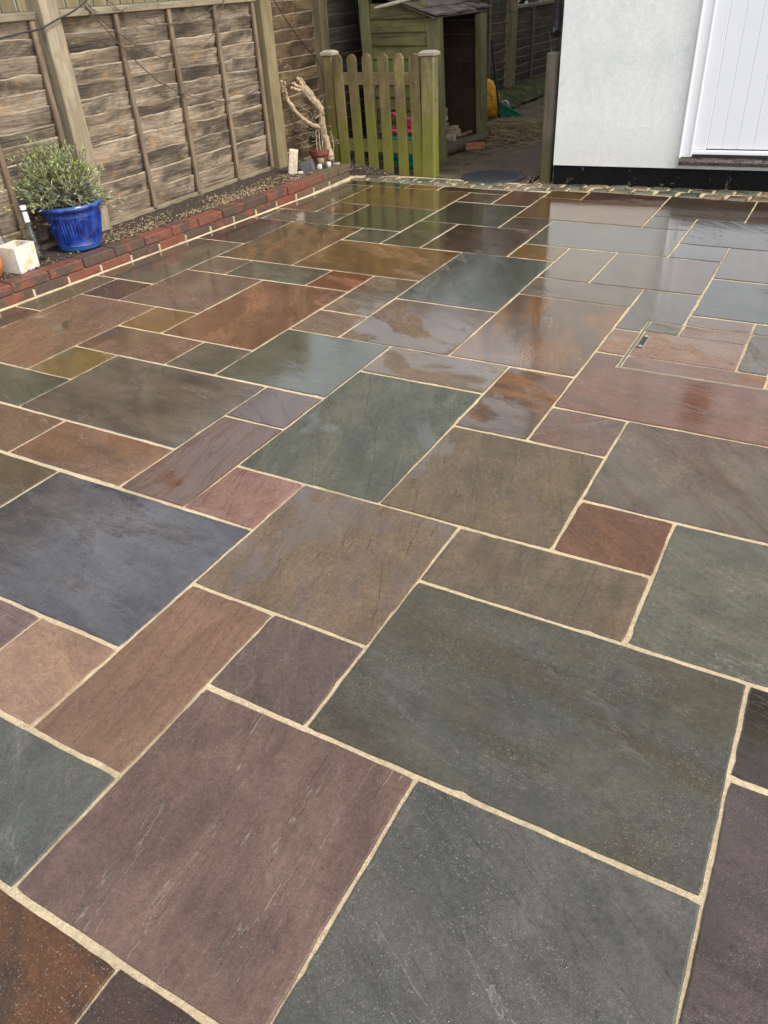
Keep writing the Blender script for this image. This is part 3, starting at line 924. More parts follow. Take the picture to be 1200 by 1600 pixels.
# ================================================================== LOW BRICK EDGING
edging = thing("low_brick_wall", "low two course red brick edging wall between paving and fence bed", "wall", (-3.45, 3.9, 0))
mb = MB()
for i in range(40):
    ya, yb = 1.2 + (5.90 - 1.2) * i / 40, 1.2 + (5.90 - 1.2) * (i + 1) / 40
    xa, xb = wall_x(ya) - .013, wall_x(yb) - .013
    zt = 0.106
    v = [(xa, ya, -.05), (xa, ya, zt), (xa - .095, ya, zt), (xa - .095, ya, -.05), (xb, yb, -.05), (xb, yb, zt), (xb - .095, yb, zt), (xb - .095, yb, -.05)]
    mb.add(v, [(0, 1, 5, 4), (1, 2, 6, 5), (2, 3, 7, 6)] + ([(0, 3, 2, 1)] if i == 0 else []) + ([(4, 5, 6, 7)] if i == 39 else []))
link_mesh("mortar_core", mb, simple("lime_mortar", (0.10, 0.08, 0.06), 0.9, 0.3, 60, 0.006, 150), edging)
DARK1 = {2: .9, 3: .55, 5: .75, 8: .8, 9: .95, 13: .6, 14: .7}
def brick(y0, y1, z0, z1, dep, burnt, moss, proud=0.0, zt_j=0.0):
    mb = MB()
    ym = (y0 + y1) / 2
    an = math.atan((wall_x(y1) - wall_x(y0)) / (y1 - y0))
    M = Matrix.Translation((wall_x(ym) + proud, ym, 0)) @ Matrix.Rotation(-an + rnd.uniform(-.012, .012), 4, 'Z') @ Matrix.Rotation(rnd.uniform(-.01, .01), 4, 'Y')
    h = (y1 - y0) / 2
    mb.box(-dep, 0, -h, h, z0, z1 + zt_j, 0.0045, M)
    for k, p in enumerate(mb.v):
        nn = mnoise.noise_vector(Vector(p) * 23) * 0.0016
        mb.v[k] = (p[0] + nn.x, p[1] + nn.y, p[2] + nn.z)
    o = link_mesh("brick", mb, M_BRICK, edging)
    o["burnt"] = burnt
    o["moss"] = moss
for i in range(-5, 14):
    y = 2.435 + 0.254 * i
    if y + 0.25 > 6.0:
        break
    b_ = [.55, .45, .6, .75, .45, .5, .2, .7, .85, .3, .1, .15, .3, .35][i] if i >= 0 else .5
    brick(y + .005, min(y + 0.249, 5.93), 0.0595, 0.117, 0.108, b_, 0.0 if i < 11 else (.55 if i == 11 else .9), rnd.uniform(-.003, .004), rnd.uniform(-.002, .002))
brick(5.74, 5.935, 0.061, 0.116, 0.106, .3, 1.0)
for i in range(-5, 14):
    y = 2.56 + 0.2515 * i
    if y > 5.9:
        break
    b_ = [.75, .35, .3, .8, .15, .9, .75, .75, .6, .25, .3, .4, .5, .5][i] if i >= 0 else .5
    brick(y + .006, min(y + 0.2455, 5.93), -0.01, 0.0565, 0.104, b_, 0.05 if i < 10 else .85, -0.004 + rnd.uniform(-.002, .002))
# white mortar in the perpends of the lower course
for i in range(-3, 13):
    y = 2.56 + 0.2515 * i
    mb = MB()
    mb.box(wall_x(y) - .02, wall_x(y) + 0.002, y - .0065, y + .0065, 0.0, 0.042 + rnd.uniform(-.006, .008), 0.002)
    link_mesh("perpend_joint", mb, M_MORTAR, edging)

# soil bed behind the edging
mb = MB()
vs, fs = [], []
nx, ny = 16, 120
for j in range(ny + 1):
    y = 0.8 + (6.15 - 0.8) * j / ny
    for i in range(nx + 1):
        x0 = wall_x(y) - 0.09
        x = x0 + (-4.06 - x0) * i / nx
        z = 0.104 + 0.012 * (i / nx) + mnoise.fractal(Vector((x * 14, y * 14, 0)), 1, 2, 4) * 0.009
        if y > 5.9:
            z -= (y - 5.9) * 0.25
        vs.append((x, y, z))
for j in range(ny):
    for i in range(nx):
        a = j * (nx + 1) + i
        fs.append((a, a + 1, a + nx + 2, a + nx + 1))
mb.add(vs, fs)
struct(link_mesh("soil_bed", mb, M_SOIL, smooth=True))
# soil heap between edging end and gate
mb = MB()
vs, fs = [], []
nx, ny = 40, 24
for j in range(ny + 1):
    for i in range(nx + 1):
        x = -4.0 + (-2.55 + 4.0) * i / nx
        y = 5.90 + (7.0 - 5.90) * j / ny
        e = max(0.0, 1 - ((x + 3.55) / 0.55) ** 2) * max(0.0, 1 - ((y - 6.28) / 0.34) ** 2)
        yb = f_back(x / Mod) * Mod
        z = -0.028 + 0.02 * min(1, max(0, (y - yb) / 0.08)) + 0.085 * e + mnoise.fractal(Vector((x * 11, y * 11, 4)), 1, 2, 4) * 0.010 * (1 if y > yb - .05 else 0.2)
        vs.append((x, y, z))
for j in range(ny):
    for i in range(nx):
        a = j * (nx + 1) + i
        fs.append((a, a + 1, a + nx + 2, a + nx + 1))
mb.add(vs, fs)
struct(link_mesh("soil_heap", mb, M_SOIL, smooth=True))

def chip(mb, x, y, z, s, rr, mi):
    vs = [Vector((rr.uniform(.6, 1) * a, rr.uniform(.6, 1) * b, rr.uniform(.4, .8) * c_)) * s for a, b, c_ in ((1, 0, 0), (-1, 0, 0), (0, 1, 0), (0, -1, 0), (0, 0, 1), (0, 0, -1))]
    q = Matrix.Rotation(rr.uniform(0, 6.28), 3, 'Z') @ Matrix.Rotation(rr.uniform(-.6, .6), 3, 'X')
    vs = [q @ v + Vector((x, y, z)) for v in vs]
    mb.add(vs, [(0, 2, 4), (2, 1, 4), (1, 3, 4), (3, 0, 4), (2, 0, 5), (1, 2, 5), (3, 1, 5), (0, 3, 5)], mi)
rr = random.Random(3)
mb = MB()
for k in range(5200):
    y = rr.uniform(3.3, 5.6) if rr.random() < .8 else rr.uniform(1.4, 5.9)
    x = wall_x(y) - 0.115 - abs(rr.gauss(0, 0.13))
    if x < -4.0:
        continue
    dens = mnoise.noise(Vector((x * 5, y * 3.2, 2)))
    if dens < rr.uniform(-.45, .25):
        continue
    mi = rr.choices([0, 1, 2, 3], [4, 3.5, 2.5, .8])[0]
    chip(mb, x, y, 0.110 + rr.uniform(0, .012), rr.uniform(0.004, 0.0105), rr, mi)
stuff(link_mesh("gravel_chips", mb, CH), "tan gravel chips and bark scattered on soil bed under the fence", "gravel")
mb = MB()
for k in range(700):
    x, y = rr.gauss(-3.42, .22), rr.gauss(6.14, .12)
    if y < f_back(x / Mod) * Mod + .01 or y > 6.6 or x < -4:
        continue
    e = max(0.0, 1 - ((x + 3.55) / 0.55) ** 2) * max(0.0, 1 - ((y - 6.28) / 0.34) ** 2)
    chip(mb, x, y, -0.008 + 0.085 * e + rr.uniform(0, .012), rr.uniform(0.004, 0.011), rr, rr.choices([0, 1, 2, 3], [1.4, 3, 4, .8])[0])
stuff(link_mesh("soil_debris", mb, CH), "dark crumbs and dead bits heaped at the foot of the picket fence", "debris")

# ================================================================== HOUSE
HA = R_(6)
house = thing("white_house", "white rendered house with black plinth, white plank door and stone step", "house", (-1.568, 6.128, 0), HA)
def hq(mb, u0, u1, z0, z1, v):
    mb.add([(u0, v, z0), (u1, v, z0), (u1, v, z1), (u0, v, z1)], [(0, 1, 2, 3)])
HU, HV, HZ = 7.0, 8.0, 5.3
D0, D1, DZ = 0.953, 1.935, 2.16
mb = MB()
hq(mb, 0, D0, 0.15, HZ, 0)
hq(mb, D1, HU, 0.15, HZ, 0)
hq(mb, D0, D1, DZ, HZ, 0)
mb.add([(0, 0, .15), (0, HV, .15), (0, HV, HZ), (0, 0, HZ)], [(3, 2, 1, 0)])
mb.add([(HU, 0, .15), (HU, HV, .15), (HU, HV, HZ), (HU, 0, HZ)], [(0, 1, 2, 3)])
mb.add([(0, HV, .15), (HU, HV, .15), (HU, HV, HZ), (0, HV, HZ)], [(3, 2, 1, 0)])
# underside lip over the plinth, reveals of the door opening
mb.add([(0, 0, .15), (D0, 0, .15), (D0, .03, .15), (0, .03, .15)], [(0, 1, 2, 3)])
mb.add([(D0, 0, .15), (D0, .12, .15), (D0, .12, DZ), (D0, 0, DZ)], [(0, 1, 2, 3)])
mb.add([(D1, 0, .15), (D1, .12, .15), (D1, .12, DZ), (D1, 0, DZ)], [(3, 2, 1, 0)])
mb.add([(D0, 0, DZ), (D1, 0, DZ), (D1, .12, DZ), (D0, .12, DZ)], [(0, 1, 2, 3)])
for g in (0, HU):
    mb.add([(g, 0, HZ), (g, HV, HZ), (g, HV / 2, HZ + 2.6)], [(0, 1, 2)])
link_mesh("wall", mb, M_RENDER, house, local=True, fixn=False)
t = NT("black_bitumen_paint")
c = t.coords(False)
pt = t.ramp(t.noise(c, 14, 7, 0.75), 0.615, 0.64)
col = t.mix(t.math('MULTIPLY', pt, 0.75), (0.006, 0.006, 0.007), (0.16, 0.14, 0.09))
t.set(Base_Color=col, Roughness=t.ramp(t.noise(c, 20, 4), 0.3, 0.7, 0.6, 0.85), Normal=t.bump(t.noise(c, 60, 5), 0.006), Specular_IOR_Level=0.12)
M_PLINTH = t.m
mb = MB()
mb.box(0.006, HU - .006, 0.012, 0.3, -0.2, 0.153)
mb.box(0.006, 0.3, 0.3, HV - .01, -0.2, 0.153)
link_mesh("plinth", mb, M_PLINTH, house, local=True)
# door frame, door, sill
fr = link_mesh("door_frame", (lambda m: (m.box(D0 + .001, D0 + .078, -0.012, 0.09, 0.232, DZ - .001, .003), m.box(D1 - .078, D1 - .001, -0.012, 0.09, 0.232, DZ - .001, .003),
               m.box(D0 + .0785, D1 - .0785, -0.012, 0.09, DZ - .078, DZ - .001, .003), m.box(D0 - .008, D0 + .006, -0.02, -0.001, 0.225, DZ, .002), m.box(D0 + .070, D0 + .084, -0.021, -0.0125, 0.24, DZ - .08, .002), m)[-1])(MB()), M_FRAMEW, house, local=True)
dx0, dx1 = D0 + .082, D1 - .082
door = bpy.data.objects.new("door", None)
COL.objects.link(door)
door.parent = house
mb = MB()
mb.box(dx0, dx0 + .092, 0.0, 0.05, 0.283, DZ - .082, .003)
mb.box(dx1 - .092, dx1, 0.0, 0.05, 0.283, DZ - .082, .003)
mb.box(dx0 + .0925, dx1 - .0925, 0.0, 0.05, 1.52, 1.60, .003)
mb.box(dx0 + .0925, dx1 - .0925, 0.0, 0.05, 1.98, DZ - .082, .003)
link_mesh("door_stile", mb, M_WHITE, door, local=True)
x = dx0 + .0935
pwid = (dx1 - .0935 - x) / 6
for k in range(6):
    mb = MB()
    mb.box(x + .0001, x + pwid - .0001, 0.004, 0.045, 0.290, 1.518, .0032)
    link_mesh("plank", mb, M_WHITE, door, local=True)
    mb = MB()
    x += pwid
px0, px1 = 1.285, 1.52
mb = MB()
mb.box(dx0 + .0935, px0, 0.004, 0.045, 1.602, 1.978, .003)
link_mesh("door_panel", mb, M_WHITE, door, local=True)
mb = MB()
mb.box(px1, dx1 - .0935, 0.004, 0.045, 1.602, 1.978, .003)
link_mesh("door_panel", mb, M_WHITE, door, local=True)
mb = MB()
mb.box(px0 + .001, px1 - .001, 0.012, 0.03, 1.602, 1.978)
link_mesh("pane", mb, M_PANE, door, local=True)
mb = MB()
mb.box(dx0 + .001, dx1 - .001, -0.016, 0.05, 0.253, 0.281, .004)
link_mesh("weather_bar", mb, M_FRAMEW, door, local=True)
mb = MB()
mb.box(D0 + .002, D1 - .002, 0.004, 0.1, 0.15, 0.252)
link_mesh("door_gap_shade", mb, M_RUBBER, house, local=True)  # black block stands in for the shaded gap under the door
t = NT("wet_stone_sill")
c = t.coords(False)
n = t.noise(c, 20, 6, 0.7)
col = t.mix(t.ramp(n, 0.40, 0.62), (0.022, 0.016, 0.012), (0.085, 0.066, 0.05))
col = t.mix(t.math('MULTIPLY', t.ramp(t.noise(c, 130, 4), 0.58, 0.68), 0.7), col, (0.5, 0.46, 0.4))
t.set(Base_Color=col, Roughness=t.ramp(n, 0.3, 0.7, 0.2, 0.6), Normal=t.bump(n, 0.01))
M_SILL = t.m
mb = MB()
prof = [(0.06, .180), (0.06, .232), (-0.005, .230), (-0.034, .222), (-0.048, .205), (-0.044, .186), (-0.02, .178)]
mb.prism(prof, 'x', D0 + .0, D1 + .05)
for k, p in enumerate(mb.v):
    pass
so = link_mesh("door_sill", mb, M_SILL, house, local=True)
mb = MB()
mb.box(D0 - .012, D1 + .05, -0.014, 0.05, 0.151, 0.177, .003)
link_mesh("step_ledge", mb, simple("pale_step", (0.42, 0.41, 0.40), 0.6, 0.15, 30), house, local=True)
# roof
mb = MB()
mb.prism([(-.35, HZ - .16), (HV / 2, HZ + 2.72), (HV + .35, HZ - .16), (HV + .35, HZ - .02), (HV / 2, HZ + 2.88), (-.35, HZ - .02)], 'x', -0.12, HU + .12)
link_mesh("roof", mb, simple("clay_roof", (0.16, 0.07, 0.045), 0.8, 0.3, 20, 0.01, 30), house, local=True)

# rainwater pipe tucked on the alley side of the house corner
pipe = thing("drainpipe", "black plastic drainpipe end on the alley side of the white house corner", "drainpipe", (-1.665, 6.30, 1.08))
mb = MB()
mb.tube([(-1.672, 6.31, 5.2), (-1.672, 6.31, 1.17)], 0.032, 16)
link_mesh("pipe", mb, M_BLACK, pipe, smooth=False)
mb = MB()
mb.tube([(-1.672, 6.31, 1.20), (-1.672, 6.31, 1.12), (-1.668, 6.30, 1.07), (-1.655, 6.27, 1.04)], [.040, .040, .036, .032], 16)
link_mesh("shoe", mb, M_BLACK, pipe)
for z in (1.155, 1.215):
    mb = MB()
    mb.lathe([(0.040, -.004), (0.045, -.004), (0.045, .004), (0.040, .004), (0.040, -.004)], (-1.672, 6.31, z), 18)
    link_mesh("pipe_collar", mb, M_BLACK, pipe)

# ================================================================== FENCE
XF = -3.95
fence = thing("garden_fence", "long weathered lap board garden fence with olive brown posts along the left side", "fence", (XF, 5.0, 0))
def fence_part(name, label, loc):
    e = bpy.data.objects.new(name, None)
    COL.objects.link(e)
    e.empty_display_size = 0.1
    e.parent = fence
    e.location = Vector(loc) - fence.location
    e["label"] = label
    return e
def lap_panel(y0, y1, z0, z1, label, battens, mat, first_lv=None, rail=True, xf=XF, seed=1, cut=None):
    rr = random.Random(seed)
    p = fence_part("fence_panel", label, (xf, (y0 + y1) / 2, z0))
    lv = [z0]
    while lv[-1] < z1 - 0.16:
        lv.append(lv[-1] + rr.uniform(0.088, 0.125))
    lv.append(z1)
    if first_lv:
        lv = first_lv
    n = max(8, int((y1 - y0) / 0.030))
    for k in range(len(lv) - 1):
        zb, zt = lv[k] - 0.02, lv[k + 1]
        mb = MB()
        vs, fs = [], []
        ph = rr.uniform(0, 100)
        slope = rr.uniform(-.012, .012)
        wa = rr.uniform(.005, .015)
        for i in range(n + 1):
            y = y0 + (y1 - y0) * i / n
            s = i / n
            wv = 0 if k == len(lv) - 2 else mnoise.fractal(Vector((y * 3.4, ph, 0)), 0.8, 2.1, 5) * wa + slope * (s - .5)
            bow = mnoise.noise(Vector((y * 1.7, ph, 9))) * 0.005
            th = 0.013
            vs += [(xf - 0.036 + bow, y, zb), (xf - 0.028 + bow, y, zb), (xf - .002 + bow, y, zt + wv - .004), (xf - .004 + bow, y, zt + wv), (xf - th + bow, y, zt + wv + .003)]
        mi = []
        for i in range(n):
            a, b = i * 5, (i + 1) * 5
            for q in range(5):
                fs.append((a + q, a + (q + 1) % 5, b + (q + 1) % 5, b + q))
                mi.append(1 if q in (2, 3) else 0)
        fs.append((4, 3, 2, 1, 0))
        fs.append(tuple(n * 5 + q for q in range(5)))
        mb.add(vs, fs)
        mb.mi = mi + [0, 0]
        mat_ = [mat, W_EDGE_DK if mat is W_PANEL_DK else W_EDGE]
        link_mesh("lap_board", mb, mat_, p)
    for yb in battens:
        mb = MB()
        w = 0.017
        lean = 0.0
        mb.box(xf + 0.002, xf + 0.026, yb - w, yb + w, z0 + .0, z1 - .0, 0.003)
        for q, v in enumerate(mb.v):
            mb.v[q] = (v[0] + mnoise.noise(Vector((v[2] * 3, yb, 0))) * .004, v[1] + mnoise.noise(Vector((v[2] * 2, yb, 5))) * .006, v[2])
        link_mesh("batten", mb, W_BATTEN, p)
    if rail:
        mb = MB()
        mb.box(xf - 0.03, xf + 0.034, y0, y1, z1 + .001, z1 + 0.040, 0.003)
        link_mesh("top_rail", mb, W_RAIL, p)
    mb = MB()
    mb.box(xf - 0.012, xf + 0.010, y0, y1, z0 - .10, z0 - .003 + .012, 0.003)
    link_mesh("gravel_board", mb, W_RAIL, p)
    return p
LV = [0.125, 0.262, 0.385, 0.505, 0.625, 0.725, 0.80, 0.895, 0.985, 1.075, 1.165, 1.262, 1.350]
P0 = lap_panel(1.35, 3.415, 0.13, 1.350, "grey weathered lap fence panel left of the first post, behind the blue pot", (1.5, 2.2, 2.905, 3.385), W_PANEL, LV, seed=11)
P1 = lap_panel(3.60, 5.585, 0.13, 1.350, "brown weathered lap fence panel between two posts, three battens across it", (4.07, 4.575, 5.08, 5.555), W_PANEL, LV, seed=12)
P2 = lap_panel(5.77, 6.44, 0.10, 1.46, "narrow lap fence panel behind the bare cut vine", (), W_PANEL_W, None, seed=13)
P3 = lap_panel(6.59, 8.62, 0.02, 1.46, "dark lap fence panel behind the log store", (7.6,), W_PANEL_DK, None, seed=14)
P4 = lap_panel(8.78, 11.12, 0.02, 1.24, "dark lap fence panel beyond the log store with one batten", (9.6, 10.50), W_PANEL_DK, None, seed=15)
P5 = lap_panel(11.36, 14.2, 0.02, 1.02, "furthest dim lap fence panel beside the white house corner", (12.12, 13.4), W_PANEL_DK, None, seed=16)

def post(y0, y1, z1, label, mat, x0=-4.01, x1=-3.885, z0=-0.05):
    mb = MB()
    mb.box(x0, x1, y0, y1, z0, z1, 0.006)
    o = link_mesh("fence_post", mb, mat, fence)
    o["label"] = label
    return o
post(3.440, 3.574, 1.85, "pale weathered fence post behind the blue pot", W_POST)
post(5.606, 5.742, 1.85, "olive brown fence post above the upright pale stone", W_POST_G)
post(6.455, 6.580, 1.85, "green stained fence post behind the left end of the picket fence", W_POST_G)
post(8.64, 8.76, 1.6, "fence post hidden behind the log store", W_POST_G)
post(11.14, 11.34, 1.55, "distant olive fence post above the mossy bank", W_POST_G)

# taller boarded strip standing on the two near panels
def topper(y0, y1, label, seed):
    rr = random.Random(seed)
    p = fence_part("fence_topper", label, (XF - .03, (y0 + y1) / 2, 1.39))
    y = y0
    while y < y1 - .03:
        w = min(rr.uniform(0.095, 0.108), y1 - y)
        mb = MB()
        mb.box(XF - .045, XF - .028, y, y + w, 1.395, 1.80, 0.002)
        link_mesh("board", mb, W_POST_G, p)
        y += w + rr.uniform(0.012, 0.020)
topper(1.35, 3.42, "vertical green brown boards on top of the grey panel, far left", 5)
topper(3.60, 5.58, "vertical green brown boards on top of the brown panel", 6)

# thin bare climber stems and cables
def wire(name, pts, r, mat, label, cat, sub=5, jit=0.0, seed=0, twigs=0):
    rr = random.Random(seed)
    P = []
    pts = [Vector(p) for p in pts]
    for i in range(len(pts) - 1):
        for k in range(sub):
            s = k / sub
            p0, p1, p2, p3 = pts[max(i - 1, 0)], pts[i], pts[i + 1], pts[min(i + 2, len(pts) - 1)]
            q = 0.5 * ((2 * p1) + (p2 - p0) * s + (2 * p0 - 5 * p1 + 4 * p2 - p3) * s * s + (3 * p1 - p0 - 3 * p2 + p3) * s ** 3)
            P.append(q + Vector((rr.uniform(-jit, jit) * .4, rr.uniform(-jit, jit), rr.uniform(-jit, jit))))
    P.append(pts[-1])
    mb = MB()
    mb.tube(P, r, 6)
    for k in range(twigs):
        a = P[rr.randrange(2, len(P) - 2)]
        d = Vector((rr.uniform(0, .3), rr.uniform(-1, 1), rr.uniform(-.9, .9))).normalized() * rr.uniform(.02, .06)
        mb.tube([a, a + d * .6 + Vector((0, 0, rr.uniform(-.005, .005))), a + d], [r * .8, r * .6, r * .4], 4)
    return tag(link_mesh(name, mb, mat, smooth=True), label, cat)
wire("cable", [(-3.85, 2.3, 1.25), (-3.85, 2.942, 1.272), (-3.85, 3.258, 1.298), (-3.86, 3.377, 1.306), (-3.86, 3.512, 1.343), (-3.86, 3.65, 1.378), (-3.87, 3.812, 1.44), (-3.90, 4.05, 1.56)], 0.0055, M_CABLE, "black cable drooping across the top of the pale fence post", "cable")
wire("cable", [(-3.86, 5.70, 1.40), (-3.86, 5.84, 1.259), (-3.86, 5.996, 1.115), (-3.86, 6.121, 1.012), (-3.84, 6.30, 0.86), (-3.74, 6.20, 0.72)], 0.0042, M_CABLE, "thin dark line running down from the fence top to the picket fence post", "cable")
wire("climber_stem", [(-3.9, 3.74, 1.50), (-3.91, 3.798, 1.416), (-3.905, 3.865, 1.335), (-3.90, 3.989, 1.207), (-3.90, 4.149, 1.062), (-3.905, 4.328, 0.927), (-3.91, 4.57, 0.822), (-3.91, 4.845, 0.749), (-3.91, 5.072, 0.712), (-3.91, 5.327, 0.726), (-3.91, 5.511, 0.765)], 0.0036, M_BARKD, "longest bare climber stem arching low across the brown fence panel", "climber", jit=.003, seed=2, twigs=16)
wire("climber_stem", [(-3.9, 3.78, 1.46), (-3.9, 3.915, 1.318), (-3.9, 4.103, 1.199), (-3.9, 4.233, 1.13), (-3.905, 4.364, 1.08), (-3.91, 4.50, 1.07)], 0.0032, M_BARKD, "short bare climber stem crossing the first batten near the rail", "climber", jit=.003, seed=3, twigs=10)
wire("climber_stem", [(-3.9, 4.0, 1.424), (-3.9, 4.098, 1.357), (-3.9, 4.232, 1.314), (-3.9, 4.372, 1.269), (-3.91, 4.565, 1.262), (-3.91, 4.701, 1.261), (-3.9, 4.927, 1.307), (-3.9, 5.119, 1.36)], 0.0030, M_BARKD, "bare climber stem sagging just below the top rail of the brown panel", "climber", jit=.004, seed=4, twigs=12)
wire("climber_stem", [(-3.91, 4.724, 1.101), (-3.91, 4.859, 1.119), (-3.90, 5.005, 1.19), (-3.90, 5.111, 1.298), (-3.9, 5.2, 1.42)], 0.0028, M_BARKD, "bare climber stem curving up to the third batten", "climber", jit=.004, seed=5, twigs=8)
wire("cable", [(-3.78, 8.6, 1.27), (-3.75, 8.828, 1.248), (-3.75, 9.716, 1.195), (-3.75, 10.218, 1.129), (-3.76, 10.769, 1.022), (-3.84, 11.17, 0.985)], 0.006, M_CABLE, "dark cable sagging along the dim fence beyond the log store", "cable")
wire("cable", [(-2.01, 6.6, 1.26), (-2.001, 6.6, 1.225), (-1.904, 6.6, 1.12), (-1.829, 6.6, 1.024), (-1.75, 6.45, 0.92), (-1.665, 6.24, 0.915)], 0.003, M_CABLE, "thin cable hanging down to the short post by the white house", "cable")
# dark pole leaning against the fence
mb = MB()
mb.tube([(-3.90, 7.03, 1.7), (-3.88, 7.07, 1.30), (-3.86, 7.17, 0.71), (-3.84, 7.25, 0.05)], 0.020, 12)
tag(link_mesh("pipe", mb, M_BLACK, smooth=True), "black pipe standing against the fence left of the log store", "pipe")

# ================================================================== PICKET FENCE
YG = 6.16
gate = thing("picket_fence", "short algae stained picket fence with six round topped pickets and two rails", "picket fence", (-3.15, YG + .03, 0))
for i, (xc, zb) in enumerate(((-3.548, 0.06), (-3.395, 0.02), (-3.250, -0.005), (-3.100, -0.015), (-2.945, -0.02), (-2.800, -0.022))):
    mb = MB()
    w, zt = 0.046 + rnd.uniform(-.001, .002), 0.925 + rnd.uniform(-.008, .012)
    prof = [(-w, zb), (w, zb), (w, zt - w)] + [(w * math.cos(a), zt - w + w * math.sin(a) * 1.15) for a in [math.pi * k / 10 for k in range(1, 10)]] + [(-w, zt - w)]
    M = Matrix.Translation((xc, YG, 0)) @ Matrix.Rotation(R_(-1.4 + rnd.uniform(-.5, .5)), 4, 'Y')
    mb.prism(prof, 'y', 0, 0.020, M=M)
    o = link_mesh("picket", mb, W_GATE, gate)
    mb = MB()
    for z in (0.255, 0.765):
        for s in (-1, 1):
            mb.lathe([(0.0001, -.0015), (0.0035, -.0012), (0.0035, .001)], (0, 0, 0), 8, Matrix.Translation((xc + s * .012 + (z - .45) * -.024, YG - .0005, z)) @ Matrix.Rotation(R_(90), 4, 'X'))
    link_mesh("nail", mb, M_CABLE, o)
for z0, z1 in ((0.17, 0.275), (0.70, 0.795)):
    mb = MB()
    mb.box(-3.62, -2.74, YG + .021, YG + .058, z0, z1, 0.004)
    link_mesh("rail", mb, wood("rail_algae_wood" + str(z0), (0.155, 0.12, 0.058), (0.21, 0.165, 0.085), (0.15, 0.13, 0.05), 'x', 0.7, algae=(0.15, 0.155, 0.028), algae_z=(0.1, 0.6), bump=.003), gate)
def gate_post(x0, x1, y0, y1, z0, z1, label, mat, capmat, cap=0.012):
    p = thing("picket_fence_post", label, "gate post", ((x0 + x1) / 2, (y0 + y1) / 2, 0), 0, "posts of the picket fence")
    mb = MB()
    mb.box(x0, x1, y0, y1, z0, z1, 0.007)
    link_mesh("post", mb, mat, p)
    mb = MB()
    cx, cy_, hx_, hy_ = (x0 + x1) / 2, (y0 + y1) / 2, (x1 - x0) / 2 + cap, (y1 - y0) / 2 + cap
    vs = [(cx + a * hx_, cy_ + b * hy_, z1 + .001) for a, b in ((-1, -1), (1, -1), (1, 1), (-1, 1))]
    vs += [(cx + a * hx_, cy_ + b * hy_, z1 + .022) for a, b in ((-1, -1), (1, -1), (1, 1), (-1, 1))]
    vs += [(cx + a * hx_ * .6, cy_ + b * hy_ * .6, z1 + .036) for a, b in ((-1, -1), (1, -1), (1, 1), (-1, 1))]
    mb.add(vs, [(3, 2, 1, 0), (0, 1, 5, 4), (1, 2, 6, 5), (2, 3, 7, 6), (3, 0, 4, 7), (4, 5, 9, 8), (5, 6, 10, 9), (6, 7, 11, 10), (7, 4, 8, 11), (8, 9, 10, 11)])
    link_mesh("cap", mb, capmat, p)
W_CAP = wood("pale_cap_wood", (0.36, 0.31, 0.22), (0.46, 0.40, 0.30), (0.30, 0.26, 0.16), 'x', 0.7)
gate_post(-2.758, -2.640, YG - .005, YG + .095, -0.1, 0.915, "right picket fence post, green with a pale cap, beside the log store", W_GATE_POST, W_CAP)
gate_post(-3.725, -3.632, YG + .02, YG + .12, -0.05, 0.925, "left picket fence post with small cap, against the fence", W_GATE, W_CAP)
mb = MB()
mb.box(-1.695, -1.605, 6.17, 6.26, -0.08, 0.925, 0.012)
tag(link_mesh("timber_post", mb, W_GREY), "short grey timber post standing against the white house corner", "post")

# ================================================================== LOG STORE
SX0, SX1, SY0, SY1 = -3.62, -2.86, 6.80, 7.84
shed = thing("log_store", "green stained lap board log store with open dark front and sagging shingle roof", "log store", (-3.2, 7.3, 0))
lean = 0.035
def lx(z):      # the whole store leans a little towards the fence
    return -(z) * lean
def leanmb(mb):
    for q, v in enumerate(mb.v):
        mb.v[q] = (v[0] + lx(v[2]), v[1], v[2])
    return mb
zr = 0.02
k = 0
while zr < 1.22:
    mb = MB()
    h = 0.103
    x1 = SX1 - 0.11
    ztop = min(zr + h, 1.30)
    mb.prism([(SY0 - .020, zr), (SY0 - .004, zr), (SY0 + .012, ztop + .012), (SY0 + .004, ztop + .012)], 'x', SX0 + .09, x1)
    link_mesh("side_board", leanmb(mb), W_SHED, shed)
    zr += h
    k += 1
mb = MB(); mb.box(SX0 - .02, SX0 + .085, SY0 - .02, SY0 + .06, -0.03, 1.36, .004)
link_mesh("corner_post", leanmb(mb), W_SHED_P, shed)
mb = MB(); mb.box(SX1 - .115, SX1 + .012, SY0 - .022, SY0 + .07, -0.03, 1.150, .004)
link_mesh("corner_post", leanmb(mb), W_SHED_P, shed)
mb = MB(); mb.box(SX1 - .05, SX1 + .012, SY1 - .14, SY1 + .02, -0.03, 1.130, .004)
link_mesh("corner_post", leanmb(mb), W_SHED_P, shed)
mb = MB(); mb.box(SX0 - .02, SX0 + .06, SY1 - .06, SY1 + .02, -0.03, 1.36, .004)
link_mesh("corner_post", leanmb(mb), W_SHED_P, shed)
# back wall (fence side), far side wall
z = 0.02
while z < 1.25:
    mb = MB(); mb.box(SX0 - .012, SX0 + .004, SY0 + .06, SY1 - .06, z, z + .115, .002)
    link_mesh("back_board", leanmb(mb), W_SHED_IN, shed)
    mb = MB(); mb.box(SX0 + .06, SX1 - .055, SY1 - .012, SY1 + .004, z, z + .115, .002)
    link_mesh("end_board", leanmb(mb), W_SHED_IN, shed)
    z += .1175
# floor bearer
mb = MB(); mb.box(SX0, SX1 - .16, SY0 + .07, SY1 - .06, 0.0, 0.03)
link_mesh("floor_board", mb, W_SHED_IN, shed)
